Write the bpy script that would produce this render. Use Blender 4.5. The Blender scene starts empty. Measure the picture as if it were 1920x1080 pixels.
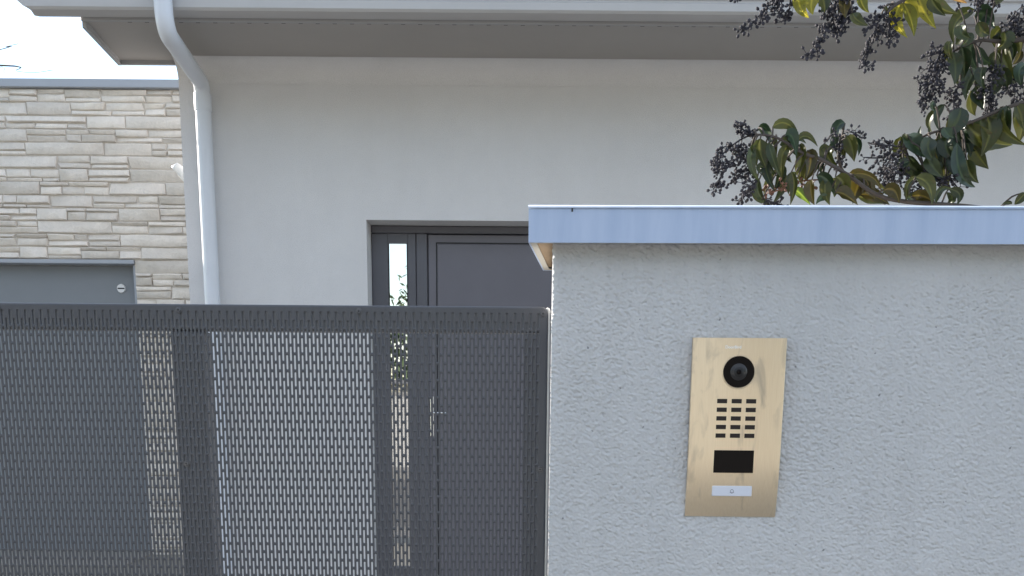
import bpy, bmesh, math, random
import numpy as np
from mathutils import Vector, Matrix

random.seed(7)
rng = np.random.default_rng(7)
scene = bpy.context.scene
COL = scene.collection

# ------------------------------------------------------------------ camera
# The photograph is the upper part of a taller frame: principal point below the
# middle of the picture (lens shift), camera pitched slightly down, tiny roll.
W, H = 1920.0, 1080.0
FPX = 1920.0
PPX, PPY = 960.0, 1129.0
PITCH = math.atan(389.0 / FPX)
ROLL = 0.0080
EYE = Vector((0.0, 0.0, 1.45))
cam_data = bpy.data.cameras.new('camera')
cam = bpy.data.objects.new('camera', cam_data)
COL.objects.link(cam)
scene.camera = cam
cam_data.sensor_fit = 'HORIZONTAL'
cam_data.sensor_width = 36.0
cam_data.lens = 36.0 * FPX / W
cam_data.shift_x = (W / 2 - PPX) / W
cam_data.shift_y = (PPY - H / 2) / W
cam_data.clip_start = 0.02
cam_data.clip_end = 2000.0
CR = (Matrix.Rotation(math.pi / 2 - PITCH, 3, 'X') @ Matrix.Rotation(ROLL, 3, 'Z'))
cam.matrix_world = Matrix.Translation(EYE) @ CR.to_4x4()

# ------------------------------------------------------------------ light
SUN_AZ = math.radians(-57.0)      # left of straight ahead
SUN_EL = math.radians(19.0)
sun_dir = Vector((math.sin(SUN_AZ) * math.cos(SUN_EL), math.cos(SUN_AZ) * math.cos(SUN_EL), math.sin(SUN_EL)))
world = bpy.data.worlds.new('World')
scene.world = world
world.use_nodes = True
wn, wl = world.node_tree.nodes, world.node_tree.links
for n in list(wn): wn.remove(n)
wo = wn.new('ShaderNodeOutputWorld'); wb = wn.new('ShaderNodeBackground')
sky = wn.new('ShaderNodeTexSky'); sky.sky_type = 'NISHITA'; sky.sun_disc = False
sky.sun_elevation = SUN_EL; sky.sun_rotation = SUN_AZ
sky.air_density = 1.0; sky.dust_density = 0.1; sky.ozone_density = 1.0
tc = wn.new('ShaderNodeTexCoord'); mp = wn.new('ShaderNodeMapping'); mp.inputs['Scale'].default_value = (1.0, 1.0, 2.2)
cn = wn.new('ShaderNodeTexNoise'); cn.inputs['Scale'].default_value = 3.2; cn.inputs['Detail'].default_value = 7; cn.inputs['Roughness'].default_value = 0.62
cr = wn.new('ShaderNodeValToRGB'); cr.color_ramp.elements[0].position = 0.42; cr.color_ramp.elements[1].position = 0.66
cr.color_ramp.elements[0].color = (0, 0, 0, 1); cr.color_ramp.elements[1].color = (0.85, 0.85, 0.85, 1)
mx = wn.new('ShaderNodeMix'); mx.data_type = 'RGBA'
mx.inputs[7].default_value = (5.2, 5.3, 5.5, 1)
wl.new(tc.outputs['Generated'], mp.inputs['Vector']); wl.new(mp.outputs[0], cn.inputs['Vector']); wl.new(cn.outputs['Fac'], cr.inputs[0])
wl.new(cr.outputs[0], mx.inputs[0]); wl.new(sky.outputs[0], mx.inputs[6]); wl.new(mx.outputs[2], wb.inputs['Color'])
wl.new(wb.outputs[0], wo.inputs['Surface'])
wb.inputs['Strength'].default_value = 0.12

sd = bpy.data.lights.new('sun', 'SUN'); sd.energy = 3.6; sd.angle = math.radians(0.5); sd.color = (1.0, 0.93, 0.83)
so = bpy.data.objects.new('sun', sd); COL.objects.link(so)
so.rotation_euler = sun_dir.to_track_quat('Z', 'Y').to_euler()
so.location = (-6, 6, 9)

scene.view_settings.view_transform = 'Standard'
scene.view_settings.look = 'None'
scene.view_settings.exposure = 1.63
scene.view_settings.gamma = 1.0

# ------------------------------------------------------------------ helpers
def ray(px, py):
    return CR @ Vector(((px - PPX) / FPX, -(py - PPY) / FPX, -1.0))
def P(px, py, Y):                        # point of the vertical plane at distance Y
    d = ray(px, py); return EYE + d * (Y / d.y)
def PZ(px, py, z):                       # point of the level plane at height z
    d = ray(px, py); return EYE + d * ((z - EYE.z) / d.z)

def tag(o, label=None, cat=None, group=None, kind=None):
    if label: o['label'] = label
    if cat: o['category'] = cat
    if group: o['group'] = group
    if kind: o['kind'] = kind
    return o

def empty(name, loc, label=None, cat=None, group=None, rz=0.0):
    o = bpy.data.objects.new(name, None); COL.objects.link(o)
    o.location = loc; o.rotation_euler = (0, 0, rz); o.empty_display_size = 0.1
    return tag(o, label, cat, group)

def origin_of(parent):
    v = Vector((0, 0, 0))
    while parent is not None:
        v += parent.location; parent = parent.parent
    return v

def link(name, me, mat, parent=None, smooth=False):
    o = bpy.data.objects.new(name, me); COL.objects.link(o)
    if mat is not None and len(me.materials) == 0: me.materials.append(mat)
    if smooth: me.polygons.foreach_set('use_smooth', [True] * len(me.polygons))
    o.parent = parent
    return o

class MB:
    """collects shapes; build() links them as one mesh (world coordinates unless local)"""
    def __init__(s): s.bm = bmesh.new()
    def box(s, x0, x1, y0, y1, z0, z1, bevel=0.0, seg=2):
        r = bmesh.ops.create_cube(s.bm, size=1.0)
        vs = r['verts']
        for v in vs:
            v.co = Vector(((x0 + x1) / 2 + v.co.x * (x1 - x0), (y0 + y1) / 2 + v.co.y * (y1 - y0), (z0 + z1) / 2 + v.co.z * (z1 - z0)))
        if bevel > 0:
            es = list({e for v in vs for e in v.link_edges})
            bmesh.ops.bevel(s.bm, geom=es, offset=bevel, segments=seg, affect='EDGES', profile=0.5)
        return s
    def poly(s, pts):
        vs = [s.bm.verts.new(p) for p in pts]; s.bm.faces.new(vs); return s
    def prism(s, pts, vec):
        vec = Vector(vec)
        a = [s.bm.verts.new(p) for p in pts]; b = [s.bm.verts.new(Vector(p) + vec) for p in pts]
        s.bm.faces.new(a[::-1]); s.bm.faces.new(b)
        n = len(a)
        for i in range(n):
            s.bm.faces.new((a[i], a[(i + 1) % n], b[(i + 1) % n], b[i]))
        bmesh.ops.recalc_face_normals(s.bm, faces=s.bm.faces[:])
        return s
    def tube(s, pts, rads, n=8, caps=True):
        pts = [Vector(p) for p in pts]
        if not hasattr(rads, '__len__'): rads = [rads] * len(pts)
        rings = []; ref = None
        for i, p in enumerate(pts):
            t = (pts[min(i + 1, len(pts) - 1)] - pts[max(i - 1, 0)])
            if t.length < 1e-9: t = Vector((0, 0, 1))
            t.normalize()
            if ref is None:
                ref = Vector((1, 0, 0)) if abs(t.x) < 0.8 else Vector((0, 1, 0))
            a = (ref - t * ref.dot(t)).normalized(); ref = a; b = t.cross(a)
            rings.append([s.bm.verts.new(p + (a * math.cos(2 * math.pi * k / n) + b * math.sin(2 * math.pi * k / n)) * rads[i]) for k in range(n)])
        for r0, r1 in zip(rings, rings[1:]):
            for k in range(n):
                s.bm.faces.new((r0[k], r0[(k + 1) % n], r1[(k + 1) % n], r1[k]))
        if caps:
            s.bm.faces.new(rings[0][::-1]); s.bm.faces.new(rings[-1])
        return s
    def disc(s, c, r, depth, n=24, axis='Y', r2=None):
        c = Vector(c); d = Vector((0, depth, 0))
        s.tube([c, c + d], [r, r if r2 is None else r2], n)
        return s
    def ico(s, c, r, sub=1):
        bmesh.ops.create_icosphere(s.bm, subdivisions=sub, radius=r, matrix=Matrix.Translation(c)); return s
    def build(s, name, mat, parent=None, smooth=False, local=False, edge=None):
        me = bpy.data.meshes.new(name)
        if not local and parent is not None:
            o = origin_of(parent)
            for v in s.bm.verts: v.co -= o
        bmesh.ops.recalc_face_normals(s.bm, faces=s.bm.faces[:])
        s.bm.to_mesh(me); s.bm.free()
        ob = link(name, me, mat, parent, smooth)
        if edge is not None: me.set_sharp_from_angle(angle=math.radians(edge))
        return ob

# ------------------------------------------------------------------ materials
def nodes(name):
    m = bpy.data.materials.new(name); m.use_nodes = True
    return m, m.node_tree.nodes, m.node_tree.links, m.node_tree.nodes['Principled BSDF']

def mat(name, col, rough=0.6, metal=0.0, var=0.0, vscale=3.0, bump=0.0, bscale=40.0, bdist=0.002, bdetail=4, spec=0.5, rand=0.0, coat=0.0, stretch=(1, 1, 1), rvar=0.0, coords='Object'):
    m, N, L, p = nodes(name)
    p.inputs['Base Color'].default_value = (*col, 1); p.inputs['Roughness'].default_value = rough
    p.inputs['Metallic'].default_value = metal; p.inputs['Specular IOR Level'].default_value = spec
    p.inputs['Coat Weight'].default_value = coat
    t = N.new('ShaderNodeTexCoord'); mpn = N.new('ShaderNodeMapping'); mpn.inputs['Scale'].default_value = stretch
    L.new(t.outputs[coords], mpn.inputs[0])
    last = None
    if var > 0 or rand > 0:
        hsv = N.new('ShaderNodeHueSaturation'); hsv.inputs['Color'].default_value = (*col, 1)
        val = None
        if var > 0:
            n1 = N.new('ShaderNodeTexNoise'); n1.inputs['Scale'].default_value = vscale; n1.inputs['Detail'].default_value = 6; n1.inputs['Roughness'].default_value = 0.65
            L.new(mpn.outputs[0], n1.inputs['Vector'])
            r = N.new('ShaderNodeMapRange'); r.inputs[1].default_value = 0.25; r.inputs[2].default_value = 0.75; r.inputs[3].default_value = 1 - var; r.inputs[4].default_value = 1 + var
            L.new(n1.outputs['Fac'], r.inputs[0]); val = r.outputs[0]
            if rvar > 0:
                r3 = N.new('ShaderNodeMapRange'); r3.inputs[1].default_value = 0.3; r3.inputs[2].default_value = 0.7; r3.inputs[3].default_value = rough - rvar; r3.inputs[4].default_value = rough + rvar
                L.new(n1.outputs['Fac'], r3.inputs[0]); L.new(r3.outputs[0], p.inputs['Roughness'])
        if rand > 0:
            oi = N.new('ShaderNodeObjectInfo'); r2 = N.new('ShaderNodeMapRange'); r2.inputs[3].default_value = 1 - rand; r2.inputs[4].default_value = 1 + rand
            L.new(oi.outputs['Random'], r2.inputs[0])
            if val is None: val = r2.outputs[0]
            else:
                mu = N.new('ShaderNodeMath'); mu.operation = 'MULTIPLY'; L.new(val, mu.inputs[0]); L.new(r2.outputs[0], mu.inputs[1]); val = mu.outputs[0]
        L.new(val, hsv.inputs['Value']); L.new(hsv.outputs[0], p.inputs['Base Color'])
    if bump > 0:
        n2 = N.new('ShaderNodeTexNoise'); n2.inputs['Scale'].default_value = bscale; n2.inputs['Detail'].default_value = bdetail; n2.inputs['Roughness'].default_value = 0.6
        L.new(mpn.outputs[0], n2.inputs['Vector'])
        b = N.new('ShaderNodeBump'); b.inputs['Strength'].default_value = bump; b.inputs['Distance'].default_value = bdist
        L.new(n2.outputs['Fac'], b.inputs['Height']); L.new(b.outputs[0], p.inputs['Normal'])
    return m

M = {}
def facade_mat():
    m, N, L, p = nodes('facade_render')
    t = N.new('ShaderNodeTexCoord')
    mp_ = N.new('ShaderNodeMapping'); mp_.inputs['Scale'].default_value = (1.0, 1.0, 0.13); L.new(t.outputs['Object'], mp_.inputs[0])
    a = N.new('ShaderNodeTexNoise'); a.inputs['Scale'].default_value = 7; a.inputs['Detail'].default_value = 6; a.inputs['Roughness'].default_value = 0.6; L.new(mp_.outputs[0], a.inputs['Vector'])
    b = N.new('ShaderNodeTexNoise'); b.inputs['Scale'].default_value = 1.6; b.inputs['Detail'].default_value = 8; b.inputs['Roughness'].default_value = 0.7; L.new(t.outputs['Object'], b.inputs['Vector'])
    g = N.new('ShaderNodeTexNoise'); g.inputs['Scale'].default_value = 260; g.inputs['Detail'].default_value = 3; L.new(t.outputs['Object'], g.inputs['Vector'])
    def lvl(src, lo, hi):
        r = N.new('ShaderNodeMapRange'); r.inputs[1].default_value = 0.3; r.inputs[2].default_value = 0.7; r.inputs[3].default_value = lo; r.inputs[4].default_value = hi; L.new(src, r.inputs[0]); return r.outputs[0]
    m1 = N.new('ShaderNodeMath'); m1.operation = 'MULTIPLY'; L.new(lvl(a.outputs['Fac'], 0.982, 1.014), m1.inputs[0]); L.new(lvl(b.outputs['Fac'], 0.95, 1.04), m1.inputs[1])
    m2 = N.new('ShaderNodeMath'); m2.operation = 'MULTIPLY'; L.new(m1.outputs[0], m2.inputs[0]); L.new(lvl(g.outputs['Fac'], 0.94, 1.04), m2.inputs[1])
    h = N.new('ShaderNodeHueSaturation'); h.inputs['Color'].default_value = (0.675, 0.66, 0.66, 1); L.new(m2.outputs[0], h.inputs['Value']); L.new(h.outputs[0], p.inputs['Base Color'])
    p.inputs['Roughness'].default_value = 0.92; p.inputs['Specular IOR Level'].default_value = 0.2
    bp_ = N.new('ShaderNodeBump'); bp_.inputs['Strength'].default_value = 0.7; bp_.inputs['Distance'].default_value = 0.004
    L.new(g.outputs['Fac'], bp_.inputs['Height']); L.new(bp_.outputs[0], p.inputs['Normal'])
    return m
M['facade'] = facade_mat()
M['soffit'] = mat('soffit_board', (0.36, 0.335, 0.315), 0.6, var=0.05, vscale=2)
M['fascia'] = mat('fascia_board', (0.34, 0.335, 0.34), 0.5, var=0.04)
M['gutter'] = mat('gutter_metal', (0.46, 0.445, 0.44), 0.4, var=0.06, vscale=4, rvar=0.08)
M['vent'] = mat('vent_dark', (0.03, 0.03, 0.03), 0.8)
M['roof'] = mat('roof_tile', (0.12, 0.11, 0.11), 0.7, var=0.2, vscale=6, bump=0.4, bscale=20, bdist=0.01)
M['pipe'] = mat('downpipe_paint', (0.66, 0.68, 0.73), 0.38, var=0.05, vscale=6, rvar=0.1)
M['door'] = mat('door_grey', (0.135, 0.128, 0.148), 0.42, var=0.06, vscale=5, bump=0.05, bscale=300, bdist=0.0005)
M['frame'] = mat('door_frame_grey', (0.100, 0.098, 0.113), 0.42, var=0.05, vscale=5)
M['gap'] = mat('dark_joint', (0.012, 0.012, 0.014), 0.7)
M['chrome'] = mat('brushed_chrome', (0.75, 0.74, 0.72), 0.25, metal=1.0)
M['gatesheet'] = mat('gate_paint', (0.082, 0.083, 0.093), 0.38, var=0.06, vscale=8, bump=0.06, bscale=900, bdist=0.0004, rvar=0.06)
M['gateframe'] = mat('gate_frame_paint', (0.15, 0.153, 0.168), 0.45, var=0.05)
M['screw'] = mat('screw_steel', (0.13, 0.13, 0.14), 0.35, metal=0.6)
M['garagedoor'] = mat('garage_door_paint', (0.215, 0.232, 0.255), 0.45, var=0.05, vscale=3, bump=0.05, bscale=200, bdist=0.0006)
M['stone'] = mat('cladding_stone', (0.71, 0.655, 0.59), 0.88, var=0.13, vscale=9, bump=0.8, bscale=45, bdist=0.009, bdetail=8, rand=0.13, spec=0.25)
M['mortar'] = mat('stone_joint', (0.58, 0.53, 0.47), 0.95, var=0.1, vscale=12, bump=0.4, bscale=60)
M['coping'] = mat('coping_metal', (0.36, 0.385, 0.43), 0.42, var=0.04)
M['white'] = mat('white_paint', (0.74, 0.74, 0.74), 0.45)
M['concrete'] = mat('concrete', (0.30, 0.285, 0.26), 0.9, var=0.12, vscale=2.5, bump=0.4, bscale=90, bdist=0.004)
M['paving'] = mat('courtyard_paving', (0.24, 0.225, 0.20), 0.92, var=0.12, vscale=2, bump=0.5, bscale=120, bdist=0.004)
M['asphalt'] = mat('asphalt', (0.085, 0.085, 0.085), 0.9, var=0.15, vscale=3, bump=0.6, bscale=150, bdist=0.004)
M['earth'] = mat('ground_earth', (0.16, 0.15, 0.10), 0.95, var=0.2, vscale=0.3, bump=0.4, bscale=8, bdist=0.02)
M['bark'] = mat('bark', (0.13, 0.105, 0.085), 0.85, var=0.2, vscale=25, bump=0.6, bscale=60, bdist=0.003)
M['twig'] = mat('green_twig', (0.06, 0.045, 0.035), 0.7, var=0.2, vscale=20)
M['hedge'] = mat('hedge_leaf', (0.05, 0.08, 0.03), 0.6, var=0.35, vscale=4)
M['opposite'] = mat('opposite_wall', (0.78, 0.76, 0.72), 0.9, var=0.05, vscale=1.5)
M['capmetal'] = None
M['board'] = mat('cap_board', (0.42, 0.30, 0.19), 0.8, var=0.15, vscale=15, stretch=(6, 1, 1))

def wall_plaster():
    m, N, L, p = nodes('rough_cast_render')
    t = N.new('ShaderNodeTexCoord')
    n = N.new('ShaderNodeTexNoise'); n.inputs['Scale'].default_value = 2.2; n.inputs['Detail'].default_value = 6
    L.new(t.outputs['Object'], n.inputs['Vector'])
    cr = N.new('ShaderNodeValToRGB'); cr.color_ramp.elements[0].position = 0.3; cr.color_ramp.elements[1].position = 0.72
    cr.color_ramp.elements[0].color = (0.56, 0.56, 0.565, 1); cr.color_ramp.elements[1].color = (0.645, 0.64, 0.645, 1)
    L.new(n.outputs['Fac'], cr.inputs[0])
    mps = N.new('ShaderNodeMapping'); mps.inputs['Scale'].default_value = (1, 1, 0.07); L.new(t.outputs['Object'], mps.inputs[0])
    dr = N.new('ShaderNodeTexNoise'); dr.inputs['Scale'].default_value = 26; dr.inputs['Detail'].default_value = 4; L.new(mps.outputs[0], dr.inputs['Vector'])
    sp = N.new('ShaderNodeTexNoise'); sp.inputs['Scale'].default_value = 120; sp.inputs['Detail'].default_value = 1; L.new(t.outputs['Object'], sp.inputs['Vector'])
    r1 = N.new('ShaderNodeMapRange'); r1.inputs[1].default_value = 0.45; r1.inputs[2].default_value = 0.75; r1.inputs[3].default_value = 1.0; r1.inputs[4].default_value = 0.945; L.new(dr.outputs['Fac'], r1.inputs[0])
    r2 = N.new('ShaderNodeMapRange'); r2.inputs[1].default_value = 0.74; r2.inputs[2].default_value = 0.80; r2.inputs[3].default_value = 1.0; r2.inputs[4].default_value = 0.45; L.new(sp.outputs['Fac'], r2.inputs[0])
    mm = N.new('ShaderNodeMath'); mm.operation = 'MULTIPLY'; L.new(r1.outputs[0], mm.inputs[0]); L.new(r2.outputs[0], mm.inputs[1])
    hv = N.new('ShaderNodeHueSaturation'); L.new(cr.outputs[0], hv.inputs['Color']); L.new(mm.outputs[0], hv.inputs['Value']); L.new(hv.outputs[0], p.inputs['Base Color'])
    p.inputs['Roughness'].default_value = 0.92; p.inputs['Specular IOR Level'].default_value = 0.2
    # worm-like relief: warped ridges, finer grain on top
    a = N.new('ShaderNodeTexNoise'); a.inputs['Scale'].default_value = 190; a.inputs['Detail'].default_value = 3; a.inputs['Roughness'].default_value = 0.55; a.inputs['Distortion'].default_value = 0.9
    g = N.new('ShaderNodeTexNoise'); g.inputs['Scale'].default_value = 420; g.inputs['Detail'].default_value = 2
    for q in (a, g): L.new(t.outputs['Object'], q.inputs['Vector'])
    b1 = N.new('ShaderNodeBump'); b1.inputs['Strength'].default_value = 0.3; b1.inputs['Distance'].default_value = 0.002
    b2 = N.new('ShaderNodeBump'); b2.inputs['Strength'].default_value = 0.4; b2.inputs['Distance'].default_value = 0.001
    L.new(a.outputs['Fac'], b1.inputs['Height']); L.new(g.outputs['Fac'], b2.inputs['Height']); L.new(b1.outputs[0], b2.inputs['Normal']); L.new(b2.outputs[0], p.inputs['Normal'])
    return m
M['plaster'] = wall_plaster()

def cap_metal():
    m, N, L, p = nodes('cap_coated_metal')
    t = N.new('ShaderNodeTexCoord'); mp_ = N.new('ShaderNodeMapping'); mp_.inputs['Scale'].default_value = (1, 1, 0.12)
    L.new(t.outputs['Object'], mp_.inputs[0])
    n = N.new('ShaderNodeTexNoise'); n.inputs['Scale'].default_value = 30; n.inputs['Detail'].default_value = 7; n.inputs['Roughness'].default_value = 0.6
    L.new(mp_.outputs[0], n.inputs['Vector'])
    cr = N.new('ShaderNodeValToRGB'); e = cr.color_ramp.elements
    e[0].position = 0.32; e[1].position = 0.78; e[0].color = (0.41, 0.51, 0.70, 1); e[1].color = (0.56, 0.645, 0.82, 1)
    L.new(n.outputs['Fac'], cr.inputs[0])
    v = N.new('ShaderNodeTexNoise'); v.inputs['Scale'].default_value = 90; v.inputs['Detail'].default_value = 1; L.new(t.outputs['Object'], v.inputs['Vector'])
    r = N.new('ShaderNodeValToRGB'); r.color_ramp.elements[0].position = 0.80; r.color_ramp.elements[1].position = 0.86
    r.color_ramp.elements[0].color = (0, 0, 0, 1); r.color_ramp.elements[1].color = (1, 1, 1, 1)
    L.new(v.outputs['Fac'], r.inputs[0])
    mx = N.new('ShaderNodeMix'); mx.data_type = 'RGBA'; mx.inputs[7].default_value = (0.2, 0.2, 0.22, 1)
    L.new(r.outputs[0], mx.inputs[0]); L.new(cr.outputs[0], mx.inputs[6]); L.new(mx.outputs[2], p.inputs['Base Color'])
    p.inputs['Roughness'].default_value = 0.5
    return m
M['capmetal'] = cap_metal()

def brass():
    m, N, L, p = nodes('brushed_gold_plate')
    t = N.new('ShaderNodeTexCoord'); mp_ = N.new('ShaderNodeMapping'); mp_.inputs['Scale'].default_value = (1.0, 1.0, 0.03)
    L.new(t.outputs['Object'], mp_.inputs[0])
    n = N.new('ShaderNodeTexNoise'); n.inputs['Scale'].default_value = 900; n.inputs['Detail'].default_value = 3
    L.new(mp_.outputs[0], n.inputs['Vector'])
    # greasy smears and stains
    m2 = N.new('ShaderNodeMapping'); m2.inputs['Rotation'].default_value = (0, 0.5, 0); m2.inputs['Scale'].default_value = (2.2, 1.0, 0.8)
    L.new(t.outputs['Object'], m2.inputs[0])
    s = N.new('ShaderNodeTexNoise'); s.inputs['Scale'].default_value = 17; s.inputs['Detail'].default_value = 6; s.inputs['Distortion'].default_value = 0.8
    L.new(m2.outputs[0], s.inputs['Vector'])
    r = N.new('ShaderNodeValToRGB'); r.color_ramp.elements[0].position = 0.55; r.color_ramp.elements[1].position = 0.74
    r.color_ramp.elements[0].color = (0, 0, 0, 1); r.color_ramp.elements[1].color = (0.6, 0.6, 0.6, 1)
    L.new(s.outputs['Fac'], r.inputs[0])
    c = N.new('ShaderNodeValToRGB'); c.color_ramp.elements[0].color = (0.76, 0.61, 0.43, 1); c.color_ramp.elements[1].color = (0.88, 0.74, 0.56, 1)
    L.new(n.outputs['Fac'], c.inputs[0])
    mx = N.new('ShaderNodeMix'); mx.data_type = 'RGBA'; mx.inputs[7].default_value = (0.40, 0.33, 0.25, 1)
    L.new(r.outputs[0], mx.inputs[0]); L.new(c.outputs[0], mx.inputs[6]); L.new(mx.outputs[2], p.inputs['Base Color'])
    rr = N.new('ShaderNodeMapRange'); rr.inputs[3].default_value = 0.38; rr.inputs[4].default_value = 0.62
    L.new(r.outputs[0], rr.inputs[0]); L.new(rr.outputs[0], p.inputs['Roughness'])
    p.inputs['Metallic'].default_value = 0.85
    b = N.new('ShaderNodeBump'); b.inputs['Strength'].default_value = 0.12; b.inputs['Distance'].default_value = 0.0003
    L.new(n.outputs['Fac'], b.inputs['Height']); L.new(b.outputs[0], p.inputs['Normal'])
    return m
M['brass'] = brass()
M['blackglass'] = mat('black_glass', (0.006, 0.004, 0.004), 0.3, spec=0.12)
M['blackplastic'] = mat('black_plastic', (0.012, 0.011, 0.011), 0.5)
M['lensring'] = mat('lens_ring', (0.03, 0.028, 0.028), 0.3)
M['slot'] = mat('speaker_mesh_dark', (0.02, 0.012, 0.009), 0.7)
M['plate'] = mat('name_plate_white', (0.72, 0.74, 0.82), 0.35)
M['ink'] = mat('grey_ink', (0.20, 0.20, 0.24), 0.6)
M['print'] = mat('pale_print', (0.93, 0.92, 0.90), 0.4)

def mirror_glass():
    m, N, L, p = nodes('reflective_glazing')
    out = N['Material Output']
    g = N.new('ShaderNodeBsdfGlossy'); g.inputs['Roughness'].default_value = 0.01; g.inputs['Color'].default_value = (0.9, 0.9, 0.9, 1)
    p.inputs['Base Color'].default_value = (0.02, 0.02, 0.022, 1); p.inputs['Roughness'].default_value = 0.05
    ms = N.new('ShaderNodeMixShader'); ms.inputs[0].default_value = 0.72
    L.new(p.outputs[0], ms.inputs[1]); L.new(g.outputs[0], ms.inputs[2]); L.new(ms.outputs[0], out.inputs['Surface'])
    return m
M['glass'] = mirror_glass()

def leaf_mat(name, c1, c2, trans=0.35, spots=0.0, spotcol=(0.10, 0.05, 0.02), rough=0.38):
    m, N, L, p = nodes(name)
    out = N['Material Output']
    t = N.new('ShaderNodeTexCoord'); oi = N.new('ShaderNodeObjectInfo')
    add = N.new('ShaderNodeVectorMath'); add.operation = 'ADD'
    L.new(t.outputs['Object'], add.inputs[0]); L.new(oi.outputs['Location'], add.inputs[1])
    n = N.new('ShaderNodeTexNoise'); n.inputs['Scale'].default_value = 22; n.inputs['Detail'].default_value = 5
    L.new(add.outputs[0], n.inputs['Vector'])
    a = N.new('ShaderNodeMath'); a.operation = 'MULTIPLY_ADD'; a.inputs[1].default_value = 0.55; a.inputs[2].default_value = -0.27
    L.new(oi.outputs['Random'], a.inputs[0])
    b = N.new('ShaderNodeMath'); b.operation = 'ADD'; L.new(a.outputs[0], b.inputs[0]); L.new(n.outputs['Fac'], b.inputs[1])
    cr = N.new('ShaderNodeValToRGB'); cr.color_ramp.elements[0].position = 0.25; cr.color_ramp.elements[1].position = 0.8
    cr.color_ramp.elements[0].color = (*c1, 1); cr.color_ramp.elements[1].color = (*c2, 1)
    L.new(b.outputs[0], cr.inputs[0]); col = cr.outputs[0]
    if spots > 0:
        v = N.new('ShaderNodeTexNoise'); v.inputs['Scale'].default_value = 170; v.inputs['Detail'].default_value = 2; L.new(add.outputs[0], v.inputs['Vector'])
        r = N.new('ShaderNodeValToRGB'); r.color_ramp.elements[0].position = 0.60; r.color_ramp.elements[1].position = 0.68
        r.color_ramp.elements[0].color = (0, 0, 0, 1); r.color_ramp.elements[1].color = (spots, spots, spots, 1); L.new(v.outputs['Fac'], r.inputs[0])
        mx = N.new('ShaderNodeMix'); mx.data_type = 'RGBA'; mx.inputs[7].default_value = (*spotcol, 1)
        L.new(r.outputs[0], mx.inputs[0]); L.new(col, mx.inputs[6]); col = mx.outputs[2]
    at = N.new('ShaderNodeAttribute'); at.attribute_name = 'rib'
    mr_ = N.new('ShaderNodeMix'); mr_.data_type = 'RGBA'; mr_.inputs[7].default_value = (c2[0] * 1.9 + 0.02, c2[1] * 1.8 + 0.02, c2[2] * 1.6 + 0.01, 1)
    L.new(at.outputs['Fac'], mr_.inputs[0]); L.new(col, mr_.inputs[6]); col = mr_.outputs[2]
    L.new(col, p.inputs['Base Color']); p.inputs['Roughness'].default_value = rough
    tr = N.new('ShaderNodeBsdfTranslucent'); L.new(col, tr.inputs['Color'])
    ms = N.new('ShaderNodeMixShader'); ms.inputs[0].default_value = trans
    L.new(p.outputs[0], ms.inputs[1]); L.new(tr.outputs[0], ms.inputs[2]); L.new(ms.outputs[0], out.inputs['Surface'])
    return m
LM = {
    'g': leaf_mat('leaf_dark_green', (0.013, 0.024, 0.007), (0.035, 0.048, 0.013), 0.2, 0.3),
    't': leaf_mat('leaf_glossy_green', (0.012, 0.026, 0.011), (0.028, 0.052, 0.021), 0.15, rough=0.33),
    'o': leaf_mat('leaf_olive', (0.034, 0.042, 0.008), (0.085, 0.088, 0.019), 0.3, 0.4),
    'b': leaf_mat('leaf_brownish', (0.05, 0.042, 0.008), (0.11, 0.082, 0.014), 0.3, 0.8),
    'y': leaf_mat('leaf_yellow', (0.17, 0.17, 0.02), (0.36, 0.31, 0.035), 0.5, 0.6),
    'l': leaf_mat('leaf_lime', (0.13, 0.20, 0.02), (0.22, 0.30, 0.04), 0.5),
    'r': leaf_mat('leaf_orange', (0.42, 0.22, 0.06), (0.55, 0.33, 0.12), 0.5, 0.3),
}
M['berry'] = mat('dark_berry', (0.026, 0.023, 0.030), 0.7, var=0.7, vscale=90)
M['berry_red'] = mat('unripe_berry', (0.17, 0.075, 0.045), 0.45, var=0.5, vscale=80)

# ------------------------------------------------------------------ ground
def sheet(name, x0, x1, y0, y1, z, m, nx=1, ny=1, zf=None):
    bm = bmesh.new(); g = []
    for j in range(ny + 1):
        row = []
        for i in range(nx + 1):
            x = x0 + (x1 - x0) * i / nx; y = y0 + (y1 - y0) * j / ny
            row.append(bm.verts.new((x, y, zf(x, y) if zf else z)))
        g.append(row)
    for j in range(ny):
        for i in range(nx):
            bm.faces.new((g[j][i], g[j][i + 1], g[j + 1][i + 1], g[j + 1][i]))
    me = bpy.data.meshes.new(name); bm.to_mesh(me); bm.free()
    return tag(link(name, me, m), kind='structure')
sheet('ground', -600, 600, -600, 600, -0.03, M['earth'])
sheet('road', -60, 60, -6.2, 0.2, -0.012, M['asphalt'])
def slab(name, x0, x1, y0, y1, z0, z1, m, bevel=0.01):
    o = MB().box(x0, x1, y0, y1, z0, z1, bevel, 1).build(name, m); return tag(o, kind='structure')
slab('pavement', -40, 40, 0.2, 1.50, -0.1, 0.0, M['concrete'])
slab('opposite_pavement', -60, 60, -7.88, -6.2, -0.1, 0.1, M['concrete'])
YW = 5.60                               # front wall of the house
YG = 8.00                               # front of the garage
def yard_z(x, y):
    t = min(max((y - 1.5) / 4.0, 0), 1); return 0.005 + 0.185 * (3 * t * t - 2 * t ** 3)
sheet('courtyard', -7.2, 6.5, 1.50, 14.0, 0, M['paving'], 4, 40, yard_z)

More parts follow.
